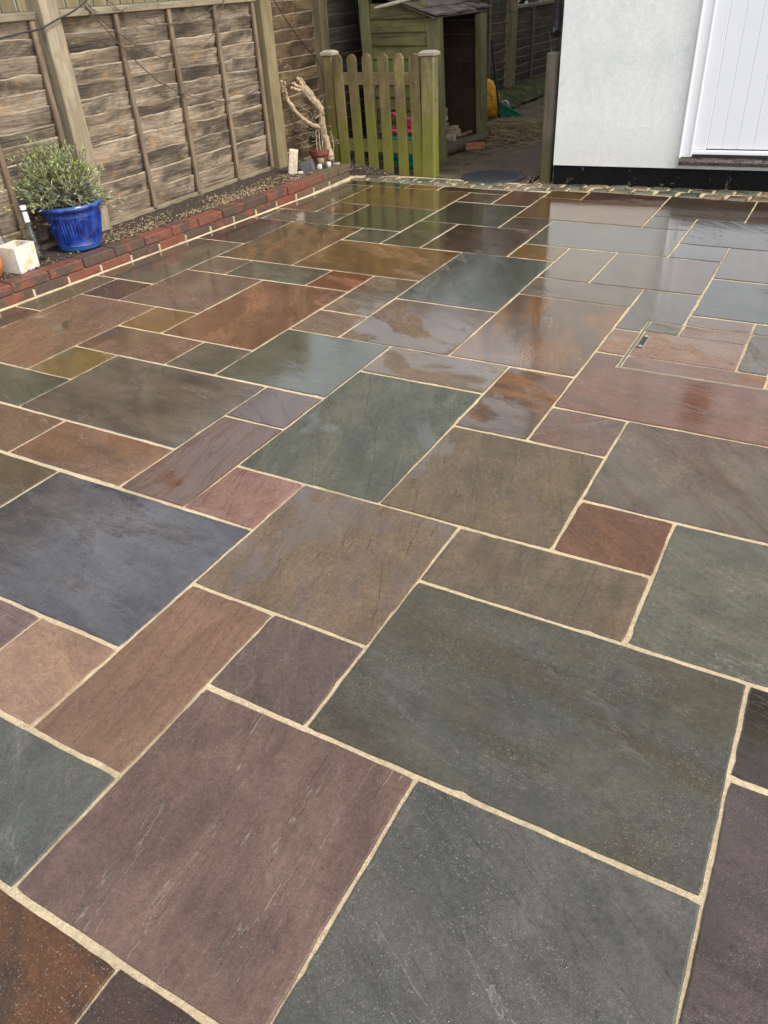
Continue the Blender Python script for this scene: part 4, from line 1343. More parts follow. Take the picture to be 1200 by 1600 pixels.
# roof: courses of shingles stepping up towards the fence
sl = 0.34
rows = 6
for r in range(rows):
    xe = SX1 + .012 - r * 0.150
    ze = 1.150 + r * 0.150 * sl + .012
    y = SY0 - .105 + rnd.uniform(-.01, .01)
    yend = SY1 + .10
    while y < yend - .02:
        w = min(rnd.uniform(0.14, 0.26), yend - y)
        xo = rnd.uniform(-.026, .022)
        zo = rnd.uniform(-.006, .010)
        mb = MB()
        th = .014
        mb.prism([(xe + xo, ze + zo), (xe + xo, ze + zo + th), (xe - .24, ze + .24 * sl + th * .6 - .008), (xe - .24, ze + .24 * sl - .008)], 'y', y + .002, y + w - .002)
        for q, v in enumerate(mb.v):
            mb.v[q] = (v[0] + lx(1.15), v[1], v[2] + mnoise.noise(Vector(v) * 9) * .006)
        link_mesh("shingle", mb, W_SHINGLE, shed)
        y += w
mb = MB()
for q in range(1):
    mb.prism([(SX1 + .0, 1.142), (SX1 + .0, 1.156), (SX0 - .1, 1.142 + (SX1 - SX0 + .1) * sl + .014), (SX0 - .1, 1.142 + (SX1 - SX0 + .1) * sl - .002)], 'y', SY0 - .085, SY1 + .07)
link_mesh("roof_deck", leanmb(mb), W_SHINGLE, shed)
# loose lath on the roof edge
mb = MB()
mb.tube([(-3.40, 6.585, 1.242), (-3.27, 6.59, 1.262), (-3.09, 6.62, 1.292)], [0.010, 0.014, 0.013], 6)
tag(link_mesh("loose_lath", mb, W_CAP), "pale broken lath lying on the log store roof edge", "wood scrap")

# logs in the store
LG = "split logs stacked in the log store"
def split_log(p, d, r, label, seed, mat=W_LOG, n=7):
    rr = random.Random(seed)
    d = Vector(d)
    L = d.length
    q = d.to_track_quat('Z', 'Y').to_matrix().to_4x4()
    poly = [(r * rr.uniform(.65, 1.05) * math.cos(6.283 * k / n), r * rr.uniform(.65, 1.05) * math.sin(6.283 * k / n)) for k in range(n)]
    mb = MB()
    M = Matrix.Translation(p) @ q
    segs = 4
    vs, fs = [], []
    for s in range(segs + 1):
        for (a, b) in poly:
            vs.append(M @ Vector((a * rr.uniform(.92, 1.06), b * rr.uniform(.92, 1.06), L * s / segs)))
    for s in range(segs):
        for k in range(n):
            fs.append((s * n + k, s * n + (k + 1) % n, (s + 1) * n + (k + 1) % n, (s + 1) * n + k))
    fs += [tuple(reversed(range(n))), tuple(range(segs * n, segs * n + n))]
    mb.add(vs, fs)
    return tag(link_mesh("split_log", mb, mat), label, "log", LG)
lab = "split log in the heap inside the dark log store"
for k, (p, d, r) in enumerate([
        ((-3.30, 7.10, .10), (.38, .12, .02), .055), ((-3.30, 7.22, .09), (.36, .16, .06), .05), ((-3.35, 7.05, .20), (.36, .10, .05), .055),
        ((-3.32, 7.18, .19), (.34, .22, -.02), .05), ((-3.38, 7.04, .30), (.34, .20, .0), .06), ((-3.34, 7.20, .28), (.30, .10, -.06), .05),
        ((-3.40, 7.02, .40), (.32, .12, .06), .05), ((-3.40, 7.16, .38), (.30, .24, -.05), .05), ((-3.42, 7.05, .50), (.28, .18, -.06), .055),
        ((-3.36, 7.36, .08), (.28, .10, .0), .05), ((-3.45, 7.00, .60), (.30, .10, -.04), .045), ((-3.20, 7.40, .16), (.22, -.28, .16), .03)]):
    split_log(p, d, r, lab, 40 + k)
mb = MB()
pts = [(-2.965, 6.98 + i * .13, .055 + .004 * math.sin(i)) for i in range(7)]
pts = [(x + .02 * i, y, z) for i, (x, y, z) in enumerate(pts)]
mb.tube(pts, [.060, .062, .061, .063, .060, .061, .058], 14)
o = link_mesh("round_log", mb, wood("mossy_log", (0.09, 0.07, 0.045), (0.135, 0.11, 0.07), (0.07, 0.07, 0.028), 'y', .8, bump=.008))
smooth_angle(o)
tag(o, "long round log lying across the foot of the log store", "log")
mb = MB()
M = Matrix.Translation((-2.80, 7.40, 0.03)) @ Matrix.Rotation(R_(35), 4, 'Z') @ Matrix.Rotation(R_(-8), 4, 'X')
mb.box(-.10, .10, -.05, .05, -.033, .033, .006, M)
o = link_mesh("loose_brick", mb, simple("pale_red_brick", (0.30, 0.12, 0.06), .85, .3, 40, .006, 90))
tag(o, "single orange brick lying in front of the log store", "brick")
mb = MB()
mb.tube([(-2.92, 7.60, .13), (-2.98, 7.2, .12), (-3.02, 7.0, .115)], .016, 7)
tag(link_mesh("stick", mb, M_STRAW2), "thin brown stick on top of the round log", "stick")

# ================================================================== THINGS IN THE ALLEY
# round manhole cover
mh = thing("manhole_cover", "round dark iron manhole cover set in the concrete path", "manhole cover", (-2.14, 6.275, 0))
mb = MB()
mb.lathe([(0.272, -0.02), (0.272, 0.006), (0.262, 0.009), (0.250, 0.009), (0.247, 0.002), (0.247, -.02)], (-2.14, 6.285, 0.0), 56)
link_mesh("rim", mb, M_STEEL, mh)
mb = MB()
mb.lathe([(0.244, -0.02), (0.244, 0.006), (0.236, 0.0085), (0.0001, 0.0085)], (-2.14, 6.285, 0.0), 56)
lid = link_mesh("lid", mb, M_STEEL, mh)
mb = MB()
for i in range(-7, 8):
    for j in range(-7, 8):
        x, y = i * .032, j * .032
        if x * x + y * y < .225 ** 2 and (i + j) % 2 == 0:
            mb.box(-2.14 + x - .011, -2.14 + x + .011, 6.285 + y - .005, 6.285 + y + .005, 0.0086, 0.0125)
        elif x * x + y * y < .225 ** 2:
            mb.box(-2.14 + x - .005, -2.14 + x + .005, 6.285 + y - .011, 6.285 + y + .011, 0.0086, 0.0125)
link_mesh("tread_pattern", mb, M_STEEL, lid)

# toy behind the pickets
toy = thing("toy_ride_on", "pink and teal plastic toy behind the picket fence", "toy", (-3.10, 6.52, 0))
mb = MB()
mb.box(-3.26, -2.94, 6.45, 6.62, 0.12, 0.27, .03)
mb.box(-3.23, -2.97, 6.42, 6.48, 0.06, 0.16, .02)
o = link_mesh("body", mb, M_TOYT, toy); smooth_angle(o)
for sx in (-1, 1):
    mb = MB()
    cx = -3.10 + sx * .115
    mb.tube([(cx - .045, 6.50, .27), (cx - .045, 6.50, .38), (cx - .03, 6.50, .425), (cx, 6.50, .44), (cx + .03, 6.50, .425), (cx + .045, 6.50, .38), (cx + .045, 6.50, .27)], .016, 10)
    o = link_mesh("handle", mb, M_TOYP, toy); smooth_angle(o)
mb = MB()
mb.box(-3.25, -2.95, 6.46, 6.60, 0.272, 0.315, .015)
mb.box(-3.22, -2.98, 6.56, 6.60, 0.31, 0.40, .015)
o = link_mesh("seat", mb, M_TOYP, toy); smooth_angle(o)
for sx in (-1, 1):
    for yy in (6.45, 6.60):
        mb = MB()
        cx = -3.10 + sx * .10
        M = Matrix.Translation((cx, yy, .07)) @ Matrix.Rotation(R_(90), 4, 'X')
        mb.lathe([(0.0001, -.025), (.062, -.025), (.074, -.015), (.074, .015), (.062, .025), (0.0001, .025)], (0, 0, 0), 24, M)
        o = link_mesh("wheel", mb, M_TOYT, toy); smooth_angle(o)

# yellow sack
bm = bmesh.new()
bmesh.ops.create_icosphere(bm, subdivisions=4, radius=1)
for v in bm.verts:
    c3 = v.co.copy()
    k = 1.0 - 0.38 * (c3.z * .5 + .5)
    v.co = Vector((c3.x * .125 * k, c3.y * .10 * k, (c3.z * .5 + .5) * .42))
    nn = mnoise.fractal(Vector((c3.x * 2.2, c3.y * 2.2, c3.z * 2.2)), 1, 2, 4) * .022
    v.co += Vector((c3.x, c3.y, c3.z * .4)) * nn
    v.co = Matrix.Rotation(R_(-10), 3, 'Y') @ v.co
    v.co += Vector((-3.375, 9.30, 0.0))
me = bpy.data.meshes.new("yellow_sack")
bm.to_mesh(me); bm.free()
t = NT("yellow_plastic_sack")
c = t.coords(False)
blk = t.ramp(t.noise(t.vmath('MULTIPLY', c, (1, 1, 2.2)), 24, 3), 0.60, 0.63)
t.set(Base_Color=t.mix(t.math('MULTIPLY', blk, .8), (0.80, 0.36, 0.012), (0.13, 0.065, 0.02)), Roughness=0.35, Normal=t.bump(t.noise(c, 30, 5), .02))
me.materials.append(t.m)
o = bpy.data.objects.new("yellow_sack", me); COL.objects.link(o)
smooth_angle(o, 60)
tag(o, "crumpled yellow plastic sack leaning behind the log store", "sack")
mb = MB()
mb.tube([(-3.37, 9.18, .82), (-3.353, 9.19, .67), (-3.306, 9.17, .447), (-3.238, 9.14, .116), (-3.22, 9.12, .02)], .014, 10)
tag(link_mesh("garden_pole", mb, simple("navy_plastic", (0.012, 0.014, 0.03), .35)), "dark leaning pole in front of the yellow sack", "pole")
# green trug + ring
mb = MB()
M = Matrix.Translation((-3.13, 9.16, .085)) @ Matrix.Rotation(R_(32), 4, 'Z') @ Matrix.Rotation(R_(28), 4, 'Y')
ring_out = [(-.12, -.085), (.12, -.085), (.12, .085), (-.12, .085)]
for (sc0, z0, sc1, z1) in ((.78, -.06, 1.0, .05),):
    vs = [M @ Vector((a * sc0, b * sc0, z0)) for a, b in ring_out] + [M @ Vector((a * sc1, b * sc1, z1)) for a, b in ring_out]
    vs += [M @ Vector((a * sc1 * .93, b * sc1 * .92, z1)) for a, b in ring_out] + [M @ Vector((a * sc0 * .93, b * sc0 * .92, z0 + .006)) for a, b in ring_out]
    fs = [(3, 2, 1, 0), (12, 13, 14, 15)]
    for i in range(4):
        j = (i + 1) % 4
        fs += [(i, j, j + 4, i + 4), (i + 4, j + 4, j + 8, i + 8), (i + 8, j + 8, j + 12, i + 12)]
    mb.add(vs, fs)
mb.box(-.128, .128, -.094, -.086, .035, .052, .002, M)
mb.box(-.128, .128, .086, .094, .035, .052, .002, M)
tag(link_mesh("plastic_tray", mb, M_GREENP), "tilted green plastic tray on the straw heap", "tray")
mb = MB()
tor = []
for k in range(17):
    an = 2 * math.pi * k / 16
    tor.append(Vector((-3.215 + .045 * math.cos(an), 9.26, .145 + .045 * math.sin(an))))
mb.tube(tor, .013, 10, cap=False)
mb.tube([(-3.215, 9.26, .11), (-3.20, 9.26, .04)], .016, 8)
tag(link_mesh("plastic_ring", mb, M_GREYP, smooth=True), "grey plastic ring handle standing behind the green tray", "handle")

# straw / cut stalk heap
rr = random.Random(9)
mb = MB()
for k in range(900):
    a, b = rr.gauss(0, .27), rr.gauss(0, .36)
    x, y = -2.85 + a, 8.25 + b
    if x < -3.5 or x > -2.05 or (x < -2.84 and y < 7.92):
        continue
    h = max(0.0, .12 * (1 - (a / .5) ** 2 - (b / .75) ** 2)) * rr.uniform(.3, 1)
    an = rr.gauss(-.55, .7)
    L = rr.uniform(.08, .32)
    d = Vector((math.cos(an), math.sin(an), rr.uniform(-.25, .12))) * L
    p = Vector((x, y, .012 + h))
    e = p + d
    e.z = max(.006, e.z)
    m = (p + e) / 2 + Vector((rr.uniform(-.02, .02), rr.uniform(-.02, .02), rr.uniform(0, .03)))
    if e.x < -2.84 and e.y < 7.92 or p.x - .02 < -2.84 and p.y < 7.9:
        continue
    mb.tube([p, m, e], [.0028, .0028, .0015], 4, False, rr.choice([0, 0, 0, 1]))
stuff(link_mesh("straw_heap", mb, [M_STRAW, M_STRAW2]), "heap of dry straw and cut stalks on the path beyond the log store", "straw")
mb = MB()
for k in range(2600):
    x, y = rr.uniform(-3.8, -1.75), rr.uniform(8.0, 13.0)
    if mnoise.noise(Vector((x * 2.2, y * 1.6, 0))) < rr.uniform(-.5, .2):
        continue
    an, L, w = rr.uniform(0, 6.28), rr.uniform(.012, .05), rr.uniform(.003, .012)
    d, e = Vector((math.cos(an), math.sin(an), rr.uniform(-.2, .2))) * L, Vector((-math.sin(an), math.cos(an), rr.uniform(-.3, .3))) * w
    p = Vector((x, y, .012 + rr.uniform(0, .01)))
    mb.add([p - d, p + e, p + d, p - e], [(0, 1, 2, 3)], rr.choice([0, 1, 1, 2]))
for k in range(1500):
    x, y = rr.gauss(-2.65, .45), rr.gauss(7.2, .6)
    if (x < -2.84 and y > 6.75) or y < 6.22 or x < -3.4 or x > -1.75 or (x + 2.14) ** 2 + (y - 6.285) ** 2 < .09 or mnoise.noise(Vector((x * 4, y * 4, 0))) < rr.uniform(-.6, .3):
        continue
    an, L, w = rr.uniform(0, 6.28), rr.uniform(.006, .02), rr.uniform(.002, .007)
    d, e = Vector((math.cos(an), math.sin(an), .1)) * L, Vector((-math.sin(an), math.cos(an), .2)) * w
    p = Vector((x, y, .008))
    mb.add([p - d, p + e, p + d, p - e], [(0, 1, 2, 3)], rr.choice([0, 1, 1, 2]))
stuff(link_mesh("leaf_litter", mb, [M_STRAW, M_STRAW2, M_LITTER], fixn=False), "dry litter scattered over the far end of the path", "litter")

# mossy bank at the foot of the far fence
mb = MB()
vs, fs = [], []
ny, nx = 60, 12
for j in range(ny + 1):
    y = 9.6 + 4.2 * j / ny
    for i in range(nx + 1):
        s = i / nx
        x = -3.95 + .42 * s
        z = -.02 + .13 * math.sin(min(1, (1 - s) * 1.4 + .0) * math.pi / 2) * min(1, max(0, (y - 9.6) / .8)) + mnoise.fractal(Vector((x * 9, y * 7, 3)), 1, 2, 4) * .016
        vs.append((x, y, z))
for j in range(ny):
    for i in range(nx):
        a = j * (nx + 1) + i
        fs.append((a, a + 1, a + nx + 2, a + nx + 1))
mb.add(vs, fs)
t = NT("mossy_soil")
c = t.coords(False)
n = t.noise(c, 7, 6, .7)
t.set(Base_Color=t.mix(t.ramp(n, .42, .58), (0.045, 0.032, 0.02), (0.085, 0.11, 0.018)), Roughness=.95, Normal=t.bump(t.noise(c, 90, 5), .02))
struct(link_mesh("mossy_bank", mb, t.m, smooth=True))
# gravel by the timber post
mb = MB()
for k in range(420):
    x, y = rr.uniform(-1.84, -1.58), rr.uniform(6.06, 7.0)
    chip(mb, x, y, .0 + rr.uniform(0, .008), rr.uniform(.005, .012), rr, rr.choices([0, 1, 2, 3], [2, 3, 2, 1])[0])
stuff(link_mesh("gravel_strip", mb, CH), "strip of brown gravel between the path and the house corner", "gravel")

# ================================================================== BLUE POT WITH LAVENDER
PX, PY_, PZ = -3.745, 3.155, 0.113
pot = thing("blue_pot", "cobalt blue glazed pot with vertical ribs standing on the brick edging", "plant pot", (PX, PY_, PZ))
t = NT("cobalt_glaze")
c = t.coords(False)
n = t.noise(t.vmath('MULTIPLY', c, (1, 1, .25)), 26, 5, .65)
sep = t.n("ShaderNodeSeparateXYZ"); t.l(c, sep.inputs[0])
col = t.mix(t.ramp(n, .35, .68), (0.003, 0.010, 0.105), (0.014, 0.060, 0.32))
edge = t.ramp(t.math('ADD', sep.outputs[2], t.ramp(n, .3, .7, -.008, .008, False)), .262, .272)
col = t.mix(t.math('MULTIPLY', edge, .45), col, (0.05, 0.15, 0.36))
low = t.ramp(t.math('ADD', sep.outputs[2], t.ramp(n, .3, .7, -.008, .008, False)), .026, .040, .5, 0.0)
col = t.mix(low, col, (0.035, 0.13, 0.26))
mud = t.math('MULTIPLY', t.ramp(t.noise(c, 34, 6, .7), .60, .72), t.ramp(sep.outputs[2], 0.0, 0.12, .75, .08))
col = t.mix(mud, col, (0.11, 0.095, 0.075))
t.set(Base_Color=col, Roughness=t.ramp(mud, 0, .5, .12, .5), Coat_Weight=.5, Coat_Roughness=.04)
M_GLAZE = t.m
mb = MB()
prof = [(0.0001, 0.0), (0.118, 0.0), (0.136, 0.006), (0.141, 0.016), (0.140, 0.030), (0.144, 0.036), (0.141, 0.043), (0.150, 0.085), (0.160, 0.130), (0.168, 0.170), (0.173, 0.205),
        (0.176, 0.212), (0.174, 0.220), (0.178, 0.236), (0.180, 0.243), (0.193, 0.250), (0.199, 0.262), (0.198, 0.274), (0.190, 0.282), (0.178, 0.280), (0.172, 0.268), (0.170, 0.235), (0.0001, 0.232)]
n = 108
vs, fs = [], []
for i, (r, z) in enumerate(prof):
    for k in range(n):
        an = 2 * math.pi * k / n
        rr_ = r
        if 0.043 < z < 0.206 and i < 12:
            rr_ = r + (0.0028 if k % 2 else -0.0028)
        vs.append((PX + rr_ * math.cos(an), PY_ + rr_ * math.sin(an), PZ + z))
for i in range(len(prof) - 1):
    for k in range(n):
        k2 = (k + 1) % n
        fs.append((i * n + k, i * n + k2, (i + 1) * n + k2, (i + 1) * n + k))
mb.add(vs, fs)
o = link_mesh("pot_body", mb, M_GLAZE, pot); smooth_angle(o, 50)
mb = MB()
vs = [(PX + .171 * s * math.cos(a), PY_ + .171 * s * math.sin(a), PZ + .248 + rnd.uniform(-.006, .006)) for s in (1.0, .66, .33) for a in [6.283 * k / 24 for k in range(24)]]
vs.append((PX, PY_, PZ + .255))
fs = [(r * 24 + k, r * 24 + (k + 1) % 24, (r + 1) * 24 + (k + 1) % 24, (r + 1) * 24 + k) for r in range(2) for k in range(24)] + [(48 + k, 48 + (k + 1) % 24, 72) for k in range(24)]
mb.add(vs, fs)
link_mesh("soil", mb, M_SOIL, pot)

lav = thing("lavender_plant", "grey green lavender bush spilling over the blue pot", "shrub", (PX, PY_, PZ + .24))
LM = [simple("lavender_leaf", (0.195, 0.235, 0.11), .7, .35, 14), simple("lavender_bright", (0.29, 0.35, 0.075), .65, .3, 14),
      simple("lavender_grey", (0.34, 0.35, 0.26), .75, .3, 14), simple("lavender_dead", (0.15, 0.115, 0.092), .8, .4, 14)]
rr = random.Random(21)
stems, leaves = MB(), MB()
for k in range(560):
    th = rr.uniform(0, 6.283)
    el = math.acos(rr.uniform(.05, 1.0))            # angle from vertical
    # bush leans over to the left and rises highest on the near left
    dirv = Vector((math.sin(el) * math.cos(th), math.sin(el) * math.sin(th), math.cos(el)))
    Ls = rr.uniform(.62, 1.0)
    reach = Vector((dirv.x * .205 , dirv.y * .285 - .055 * dirv.z, dirv.z * .37 + .03)) * Ls
    base = Vector((PX + rr.gauss(0, .05), PY_ + rr.gauss(-.01, .05), PZ + .25))
    tip = base + reach
    tip.x = max(tip.x, -3.925)
    if tip.y > PY_ + .10:
        tip.z -= (tip.y - PY_ - .10) * .7
    mid = (base + tip) / 2 + Vector((rr.uniform(-.02, .02), rr.uniform(-.02, .02), rr.uniform(.0, .04)))
    stems.tube([base, mid, tip], [.0032, .0022, .0012], 4, False)
    nl = rr.randint(14, 22)
    for q in range(nl):
        s = rr.uniform(.30, 1.04)
        p = (base * (1 - s) ** 2 + mid * 2 * s * (1 - s) + tip * s * s)
        ax = (tip - base).normalized()
        d = (ax * rr.uniform(.5, 1.1) + Vector((rr.gauss(0, .5), rr.gauss(0, .5), rr.gauss(.15, .4)))).normalized()
        L = rr.uniform(.020, .048)
        w = d.cross(Vector((rr.uniform(-1, 1), rr.uniform(-1, 1), rr.uniform(-1, 1)))).normalized() * rr.uniform(.0026, .0044)
        side = w.cross(d).normalized() * L * .12
        hi = p.z - PZ
        if s < .55:
            mi = rr.choices([0, 2, 3], [1, 2, 4])[0]
        else:
            mi = rr.choices([0, 1, 2, 3], [3.2, 4.2 if hi > .42 else 1.4, 2.0, .7])[0]
        leaves.add([p, p + d * L * .5 + w + side, p + d * L, p + d * L * .5 - w + side], [(0, 1, 2, 3)], mi)
# a few taller wispy stalks
for k in range(26):
    base = Vector((PX + rr.gauss(-.02, .07), PY_ + rr.gauss(-.06, .09), PZ + .45))
    tip = base + Vector((rr.gauss(0, .03), rr.gauss(-.03, .06), rr.uniform(.14, .26)))
    tip.x = max(tip.x, -3.92)
    stems.tube([base, (base + tip) / 2 + Vector((0, rr.gauss(0, .01), 0)), tip], [.0018, .0014, .0008], 4, False, 0)
    for q in range(7):
        s = rr.uniform(.1, .9)
        p = base.lerp(tip, s)
        d = ((tip - base).normalized() * .8 + Vector((rr.gauss(0, .5), rr.gauss(0, .5), .2))).normalized()
        w = d.cross(Vector((rr.uniform(-1, 1), rr.uniform(-1, 1), .3))).normalized() * .0018
        L = rr.uniform(.015, .035)
        leaves.add([p, p + d * L * .5 + w, p + d * L, p + d * L * .5 - w], [(0, 1, 2, 3)], rr.choice([0, 1, 2]))
link_mesh("stems", stems, simple("lavender_stem", (0.10, 0.075, 0.055), .85, .3, 14), lav)
stuff(link_mesh("foliage", leaves, LM, lav, fixn=False))

def weed(name, label, cpos, n, spread, mats, seed, lmin=.012, lmax=.028, h=.06):
    rr = random.Random(seed)
    p = thing(name, label, "plant", cpos)
    st, lf = MB(), MB()
    c0 = Vector(cpos)
    for k in range(n):
        b = c0 + Vector((rr.gauss(0, spread * .25), rr.gauss(0, spread * .25), 0))
        tip = c0 + Vector((rr.gauss(0, spread), rr.gauss(0, spread), rr.uniform(.3, 1) * h))
        st.tube([b, (b + tip) / 2 + Vector((0, 0, .01)), tip], [.0014, .0012, .0008], 4, False)
        for q in range(3):
            d = Vector((rr.gauss(0, 1), rr.gauss(0, 1), rr.gauss(.3, .4))).normalized()
            w = d.cross(Vector((0, 0, 1))).normalized()
            L = rr.uniform(lmin, lmax)
            pt = tip + Vector((rr.gauss(0, .006), rr.gauss(0, .006), rr.gauss(0, .006)))
            lf.add([pt, pt + d * L * .35 + w * L * .38, pt + d * L * .8 + w * L * .3, pt + d * L, pt + d * L * .8 - w * L * .3, pt + d * L * .35 - w * L * .38], [(0, 1, 2, 3, 4, 5)], rr.randrange(len(mats)))
    link_mesh("stem", st, M_BARKD, p)
    stuff(link_mesh("leaves", lf, mats, p, fixn=False))
YL = [simple("lime_leaf", (0.34, 0.36, 0.06), .6, .2), simple("yellow_leaf", (0.42, 0.38, 0.08), .6, .2)]
BL = [simple("red_brown_leaf", (0.20, 0.11, 0.07), .7, .3), simple("dull_leaf", (0.14, 0.14, 0.06), .7, .3)]
weed("lime_plant", "small lime green leafy plant at the left rim of the blue pot", (-3.835, 3.00, .345), 18, .035, YL, 5)
weed("lime_plant", "small yellow green sprig at the right rim of the blue pot", (-3.735, 3.40, .32), 9, .035, YL, 6, .012, .024)
weed("bramble_plant", "reddish brown leafy plant behind the bottle and left of the blue pot", (-3.84, 2.965, .20), 60, .045, BL, 7, .010, .022, .14)
weed("lime_plant", "yellow green sprig against the batten at far left", (-3.90, 2.78, .40), 7, .03, YL, 8, .010, .02)
weed("lime_plant", "tiny yellow green weed behind the tall bottle", (-3.88, 2.86, .22), 7, .025, YL, 9, .008, .016)

# ================================================================== SMALL THINGS LEFT OF THE POT
plx, ply, plz = -3.655, 2.60, 0.108
planter = thing("stone_planter", "square pale concrete planter with yellow lichen, left of the blue pot", "planter", (plx, ply, plz), R_(7))
t = NT("lichened_concrete")
c = t.coords(False)
y_ = t.ramp(t.noise(c, 16, 5, .65), .50, .66)
col = t.mix(t.math('MULTIPLY', y_, .75), (0.62, 0.60, 0.53), (0.55, 0.43, 0.09))
col = t.scalecol(col, t.ramp(t.noise(c, 90, 5, .7), .3, .7, .78, 1.14, False))
t.set(Base_Color=col, Roughness=.85, Normal=t.bump(t.noise(c, 120, 5), .004))
mb = MB()
w, h, th = .150, .150, .016
def rect(z, x0, x1, y0, y1): return [(x0, y0, z), (x1, y0, z), (x1, y1, z), (x0, y1, z)]
tp = .004
vs = rect(0, -w + tp, -tp, tp, w + .015 - tp) + rect(h, -w, 0, 0, w + .015) + rect(h, -w + th, -th, th, w + .015 - th) + rect(h - .07, -w + th, -th, th, w + .015 - th)
fs = [(3, 2, 1, 0), (12, 13, 14, 15)]
for a in (0, 4, 8):
    for i in range(4):
        j = (i + 1) % 4
        fs.append((a + i, a + j, a + j + 4, a + i + 4))
mb.add(vs, fs)
link_mesh("box", mb, t.m, planter, local=True)
rr = random.Random(2)
mb = MB()
for k in range(80):
    chip(mb, rr.uniform(-w + .02, -.02), rr.uniform(.02, w), h - .066, .010, rr, rr.choice([0, 1, 3]))
link_mesh("chippings", mb, CH, planter, local=True)

def bottle(loc, prof, label, labelz, tilt=(0, 0), pebbles=True):
    b = thing("glass_bottle", label, "bottle", loc, 0, "clear glass bottles by the planter")
    b.rotation_euler = (tilt[0], tilt[1], 0)
    mb = MB()
    inner = [(max(.0001, r - .0025), z + (.003 if i == 0 else 0)) for i, (r, z) in enumerate(prof)]
    full = [(0.0001, prof[0][1])] + prof + list(reversed(inner)) + [(0.0001, inner[0][1])]
    mb.lathe(full, (0, 0, 0), 28)
    o = link_mesh("glass", mb, M_GLASS, b, local=True); smooth_angle(o, 50)
    if labelz:
        mb = MB()
        r0 = [r for r, z in prof if z <= labelz[0]][-1] + .0012
        r1 = [r for r, z in prof if z <= labelz[1]][-1] + .0012
        mb.lathe([(r0, labelz[0]), (r1, labelz[1])], (0, 0, 0), 28)
        o = link_mesh("label", mb, M_LABEL, b, local=True, smooth=True)
        mb = MB()
        zt = prof[-1][1]
        mb.lathe([(prof[-1][0] + .002, zt - .018), (prof[-1][0] + .002, zt + .003), (0.0001, zt + .004)], (0, 0, 0), 20)
        link_mesh("cap", mb, M_LABEL, b, local=True)
    if pebbles:
        rr = random.Random(4)
        mb = MB()
        for k in range(70):
            a, r = rr.uniform(0, 6.28), rr.uniform(0, .021)
            chip(mb, r * math.cos(a), r * math.sin(a), .012 + rr.uniform(0, .06), .0055, rr, rr.choice([3, 3, 0, 2]))
        link_mesh("pebbles", mb, CH, b, local=True)
tall = [(.030, 0), (.033, .006), (.033, .085), (.031, .12), (.024, .165), (.017, .205), (.0145, .235), (.0142, .30), (.0165, .303), (.0165, .325)]
bottle((-3.765, 2.835, .110), tall, "tall clear glass bottle with white neck label and pebbles inside, between planter and blue pot", (.235, .295), (0.0, -.03))
short = [(.045, 0), (.048, .008), (.048, .10), (.042, .13), (.026, .158), (.020, .175), (.020, .215), (.023, .217), (.023, .23)]
bottle((-3.845, 2.665, .115), short, "wide clear glass bottle behind the square planter", None, (0, 0), False)
# ribbed terracotta pot at the far left
tp_ = thing("terracotta_pot", "round ribbed orange terracotta pot cut by the left picture edge", "plant pot", (-3.79, 2.43, .108))
mb = MB()
prof = [(0.0001, 0), (.075, 0)]
for k in range(23):
    s = k / 22
    prof.append((.078 + .045 * math.sin(s * math.pi * .85 + .15) + (.0022 if k % 2 else 0), .005 + .17 * s))
prof += [(.085, .178), (.075, .178), (.072, .15), (.0001, .148)]
mb.lathe(prof, (-3.775, 2.44, .108), 36)
o = link_mesh("pot_body", mb, M_TERRA_O, tp_); smooth_angle(o, 40)

# ================================================================== VINE STUMP IN TERRACOTTA POT
vp = thing("terracotta_pot", "small red terracotta pot holding the bare cut vine", "plant pot", (-3.715, 6.0, .10))
mb = MB()
mb.lathe([(0.0001, 0), (.070, 0), (.086, .085), (.100, .086), (.104, .125), (.094, .126), (.088, .10), (0.0001, .098)], (-3.715, 6.0, .085), 36)
o = link_mesh("pot_body", mb, M_TERRA, vp); smooth_angle(o, 40)
vine = thing("vine_stump", "bare gnarled vine stem with peeling bark and cut branch ends", "vine", (-3.70, 5.95, .18))
rv = Vector((0.838, 0.546, 0)).normalized()
vc = Vector((-3.690, 5.985, 0))
def VP(s, z, d=0.0):
    return vc + rv * s + Vector((0, 0, z)) + Vector((.5, -.75, 0)) * d
def limb(name, pts, rad, seed, mat=W_VINE, n=9):
    rr = random.Random(seed)
    P, Rr = [], []
    for i in range(len(pts) - 1):
        for k in range(5):
            s = k / 5
            p = pts[i].lerp(pts[i + 1], s)
            P.append(p + Vector((rr.uniform(-.005, .005), rr.uniform(-.005, .005), rr.uniform(-.005, .005))))
            Rr.append((rad[i] * (1 - s) + rad[i + 1] * s) * rr.uniform(.94, 1.07) * (1.05 if mat is W_VINE else 1.0))
    P.append(pts[-1]); Rr.append(rad[-1])
    mb = MB()
    mb.tube(P, Rr, n)
    for q, v in enumerate(mb.v):
        nn = mnoise.noise_vector(Vector((v[0] * 70, v[1] * 70, v[2] * 10))) * .0045
        mb.v[q] = (v[0] + nn.x, v[1] + nn.y, v[2] + nn.z)
    return link_mesh(name, mb, mat, vine)
limb("trunk", [VP(.085, .12), VP(.078, .18), VP(.055, .24), VP(.042, .34), VP(.030, .44), VP(.028, .535)], [.030, .034, .029, .028, .027, .026], 1)
limb("branch", [VP(.030, .53), VP(-.02, .60), VP(-.075, .665), VP(-.10, .70)], [.026, .032, .036, .034], 2)
for s0, z0, s1, z1, r, sd in ((-.09, .69, -.150, .790, .013, 3), (-.08, .685, -.195, .745, .012, 4), (-.10, .68, -.215, .715, .011, 5), (-.065, .68, -.125, .785, .012, 6)):
    limb("cut_branch", [VP(s0, z0, .01), VP((s0 + s1) / 2, (z0 + z1) / 2 + .004, .012), VP(s1, z1, .01)], [r * 1.15, r, r * .95], sd, n=7)
